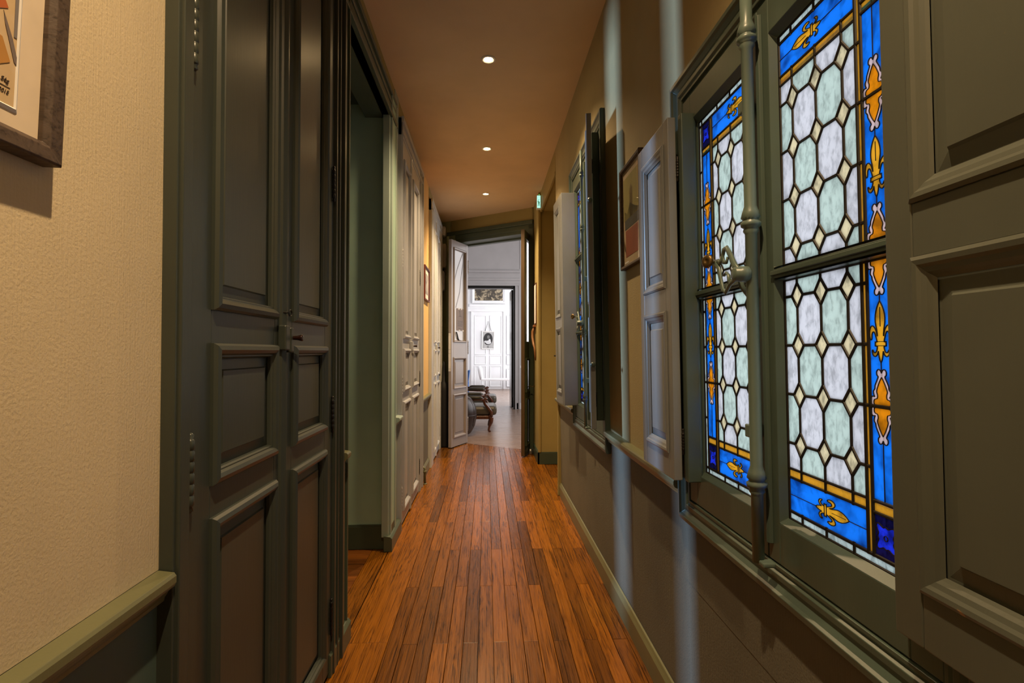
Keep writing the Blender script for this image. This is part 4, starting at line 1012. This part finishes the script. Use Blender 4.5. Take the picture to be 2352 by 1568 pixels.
# ---------------------------------------------------------------- furniture of the rooms beyond
def armchair(x, y, label):
    """open-arm chair that faces +x: x = front edge of the seat frame, y = middle"""
    r = empty('armchair', loc=(x, y, 0), label=label, cat='armchair', group='armchairs in the room beyond')
    r['group'] = 'armchairs in the room beyond'
    w = .31
    MB().box(-.58, -.02, -w + .01, w - .01, .19, .245).build('seat_frame', 'mahogany', r, bevel=.012)
    mb = MB(); n = 6
    vs = []
    MB().box(-.57, .05, -w + .02, w - .02, .245, .385).build('seat', 'seat_leather_lit', r, bevel=.045)
    for sx, sy in ((-.06, -1), (-.06, 1)):
        MB().tube([(sx + .005, sy * (w - .03), .25), (sx + .03, sy * (w - .02), .2), (sx + .028, sy * (w - .02), .15), (sx, sy * (w - .03), .08), (sx - .01, sy * (w - .03), .03), (sx + .012, sy * (w - .025), .0)], [.034, .034, .028, .019, .016, .02], 10).build('leg', 'mahogany', r)
    for sy in (-1, 1):
        MB().tube([(-.55, sy * (w - .05), .22), (-.58, sy * (w - .05), .1), (-.63, sy * (w - .05), 0)], [.026, .02, .018], 8).build('leg', 'mahogany', r)
        MB().tube([(-.03, sy * (w - .01), .23), (-.035, sy * (w - .0), .3), (-.075, sy * (w + .02), .36), (-.125, sy * (w + .03), .42), (-.145, sy * (w + .03), .475), (-.12, sy * (w + .03), .5), (-.09, sy * (w + .03), .49)], [.026, .026, .024, .022, .022, .024, .018], 10).build('arm_support', 'mahogany', r)
        MB().tube([(-.11, sy * (w + .03), .488), (-.3, sy * (w + .02), .487), (-.56, sy * (w - .01), .5)], [.022, .02, .02], 8).build('arm_rail', 'mahogany', r)
        MB().tube([(-.16, sy * (w + .03), .508), (-.2, sy * (w + .028), .512), (-.42, sy * (w + .01), .514), (-.46, sy * (w + .005), .51)], [.016, .03, .03, .016], 10, flat=1.1).build('arm_pad', 'olive_leather', r)
    MB().box(-.66, -.57, -w + .03, w - .03, .36, .92).build('backrest', 'olive_leather', r, bevel=.035)
    MB().ring(-w + .0, w - .0, .32, .96, [(0, -.01), (0, .04), (.02, .055), (.035, .04), (.04, -.01)], 0, Matrix.Translation((-.60, 0, 0)) @ Matrix.Rotation(PI / 2, 4, 'Z')).build('back_frame', 'mahogany', r, bevel=.004)
    return r
armchair(.10, 8.21, 'nearer dark wood armchair with olive leather seat, beside the round pouffe')
armchair(.13, 10.0, 'farther dark wood armchair, partly behind the nearer one')
pf = empty('leather_pouffe', loc=(-.42, 7.58, 0), label='round dark brown leather pouffe behind the left door leaf', cat='pouffe')
MB().lathe([(.02, .0), (.13, .005), (.20, .05), (.255, .15), (.278, .27), (.276, .36), (.255, .45), (.2, .53), (.12, .575), (.03, .585)], 36).build('cushion', 'leather', pf)
sm_ = MB().lathe([(.277, .298), (.2815, .301), (.2815, .305), (.277, .308)], 36)
for k in range(8):
    a = k * PI / 4 + .3; sm_.tube([(r_ * math.cos(a), r_ * math.sin(a), z_) for r_, z_ in ((.256, .15), (.279, .27), (.277, .36), (.256, .45), (.201, .53), (.12, .576), (.03, .586))], .0025, 6)
sm_.build('seam', 'leather', pf)
mg = MB().box(-.14, .14, -.1, .1, .0, .012).build('magazine', 'whitepaper', bevel=.001); mg.location = (-.16, 9.95, .3855); tag(mg, 'open-faced white and red magazine lying on the farther armchair', 'magazine')
MB().box(-.1, -.02, -.07, .02, .012, .0128).build('cover_print', plain('red_print', (.5, .06, .05), .5), mg); MB().box(.03, .09, -.07, .03, .012, .0128).build('cover_print', plain('blue_print', (.1, .13, .3), .5), mg)
bn = empty('bench', loc=(.45, 16.35, 0), label='low white bench with one raised end under the oval portrait', cat='bench')
MB().box(-.62, .75, -.18, .18, .30, .365).build('seat', 'white', bn, bevel=.015)
for x in (-.58, .7):
    for y in (-.15, .15): MB().tube([(x, y, .31), (x + .01, y, .15), (x, y, 0)], [.024, .018, .014], 8).build('leg', 'white', bn)
MB().tube([(-.60, 0, .33), (-.63, 0, .5), (-.66, 0, .66), (-.69, 0, .74)], [.06, .075, .08, .05], 10).build('raised_end', 'white', bn)
bc = empty('blue_chair', loc=(-.55, 14.0, 0), label='blue chair at the left edge of the far doorway', cat='chair')
MB().box(-.22, .08, -.2, .2, .36, .42).build('seat', 'blue_cloth', bc, bevel=.02)
MB().add([(.04, -.2, .42), (.075, -.2, .42), (.115, -.2, .70), (.06, -.2, .70), (.04, .2, .42), (.075, .2, .42), (.115, .2, .70), (.06, .2, .70)], [(0, 1, 2, 3), (7, 6, 5, 4), (0, 4, 5, 1), (1, 5, 6, 2), (2, 6, 7, 3), (3, 7, 4, 0)]).build('backrest', 'blue_cloth', bc, bevel=.01)
for x in (-.2, .06):
    for y in (-.18, .18): MB().tube([(x, y, .37), (x, y, 0)], [.02, .014], 8).build('leg', 'blue_cloth', bc)
# pictures of the far room
om, nt, b = mat('dark_allegory'); v = coords(nt, (1, 1, 1.3)); n1 = noise(nt, v, 3.6, 4, .55, 2.6)
nt.links.new(ramp(nt, n1, [(.42, (.045, .036, .026)), (.52, (.12, .095, .06)), (.6, (.42, .34, .22)), (.72, (.16, .13, .08))]), b.inputs['Base Color']); b.inputs['Roughness'].default_value = .5
oe = empty('overdoor_painting', loc=(.06, YF - .02, 2.80), label='wide dark painting set over the white panelled door', cat='painting')
MB().box(-.445, .445, -.03, -.005, .0, .62).build('canvas', om, oe); MB().ring(-.53, .53, -.09, .71, [(0, 0), (0, .05), (.03, .06), (.06, .035), (.085, .03)]).build('frame', 'white', oe)
po = empty('portrait_print', loc=(.04, YF - .03, 1.545), label='small oval portrait print hung from a cord on the white door', cat='picture'); po.rotation_euler = (0, .02, 0)
MB().ring(-.2, .2, -.285, .285, [(0, 0), (0, .025), (.01, .03), (.028, .022)]).build('frame', 'trim_white', po); MB().box(-.175, .175, -.018, -.002, -.26, .26).build('mat', plain('grey_mat', (.42, .41, .4), .7), po)
def ell(cx, cz_, a, b, n=28): return [(cx + a * math.cos(2 * PI * k / n), cz_ + b * math.sin(2 * PI * k / n)) for k in range(n)]
MB().poly(ell(0, .035, .145, .195), -.0195, -.018).build('oval', plain('dark_oval', (.025, .024, .023), .5), po)
for i, (pts, c) in enumerate(((ell(.01, .10, .042, .055), (.16, .155, .15)), (ell(.015, -.07, .085, .06), (.6, .6, .6)), (ell(-.07, -.05, .05, .035), (.55, .55, .55)), (ell(.05, -.02, .035, .06), (.65, .65, .65)))):
    MB().poly(pts, -.0203 - .0002 * i, -.0195).build('figure_patch', plain('portrait_tone_%d' % i, c, .6), po)
MB().box(-.03, .03, -.0195, -.018, -.225, -.205).build('caption', 'blackened', po)
MB().tube([(-.1, -.012, .285), (0, -.016, .6), (.1, -.012, .285)], .006, 6).build('cord', 'blackened', po)
rp = empty('red_poster', loc=(.92, 10.97, 1.3), label='small red and dark poster seen through the gap behind the right door leaf', cat='poster')
MB().box(-.16, .16, -.008, 0, 0, .34).build('sheet', plain('dark_poster', (.05, .045, .05), .6), rp); MB().box(-.16, .16, -.0095, -.008, .2, .34).build('red_field', plain('poster_red', (.5, .06, .1), .6), rp)
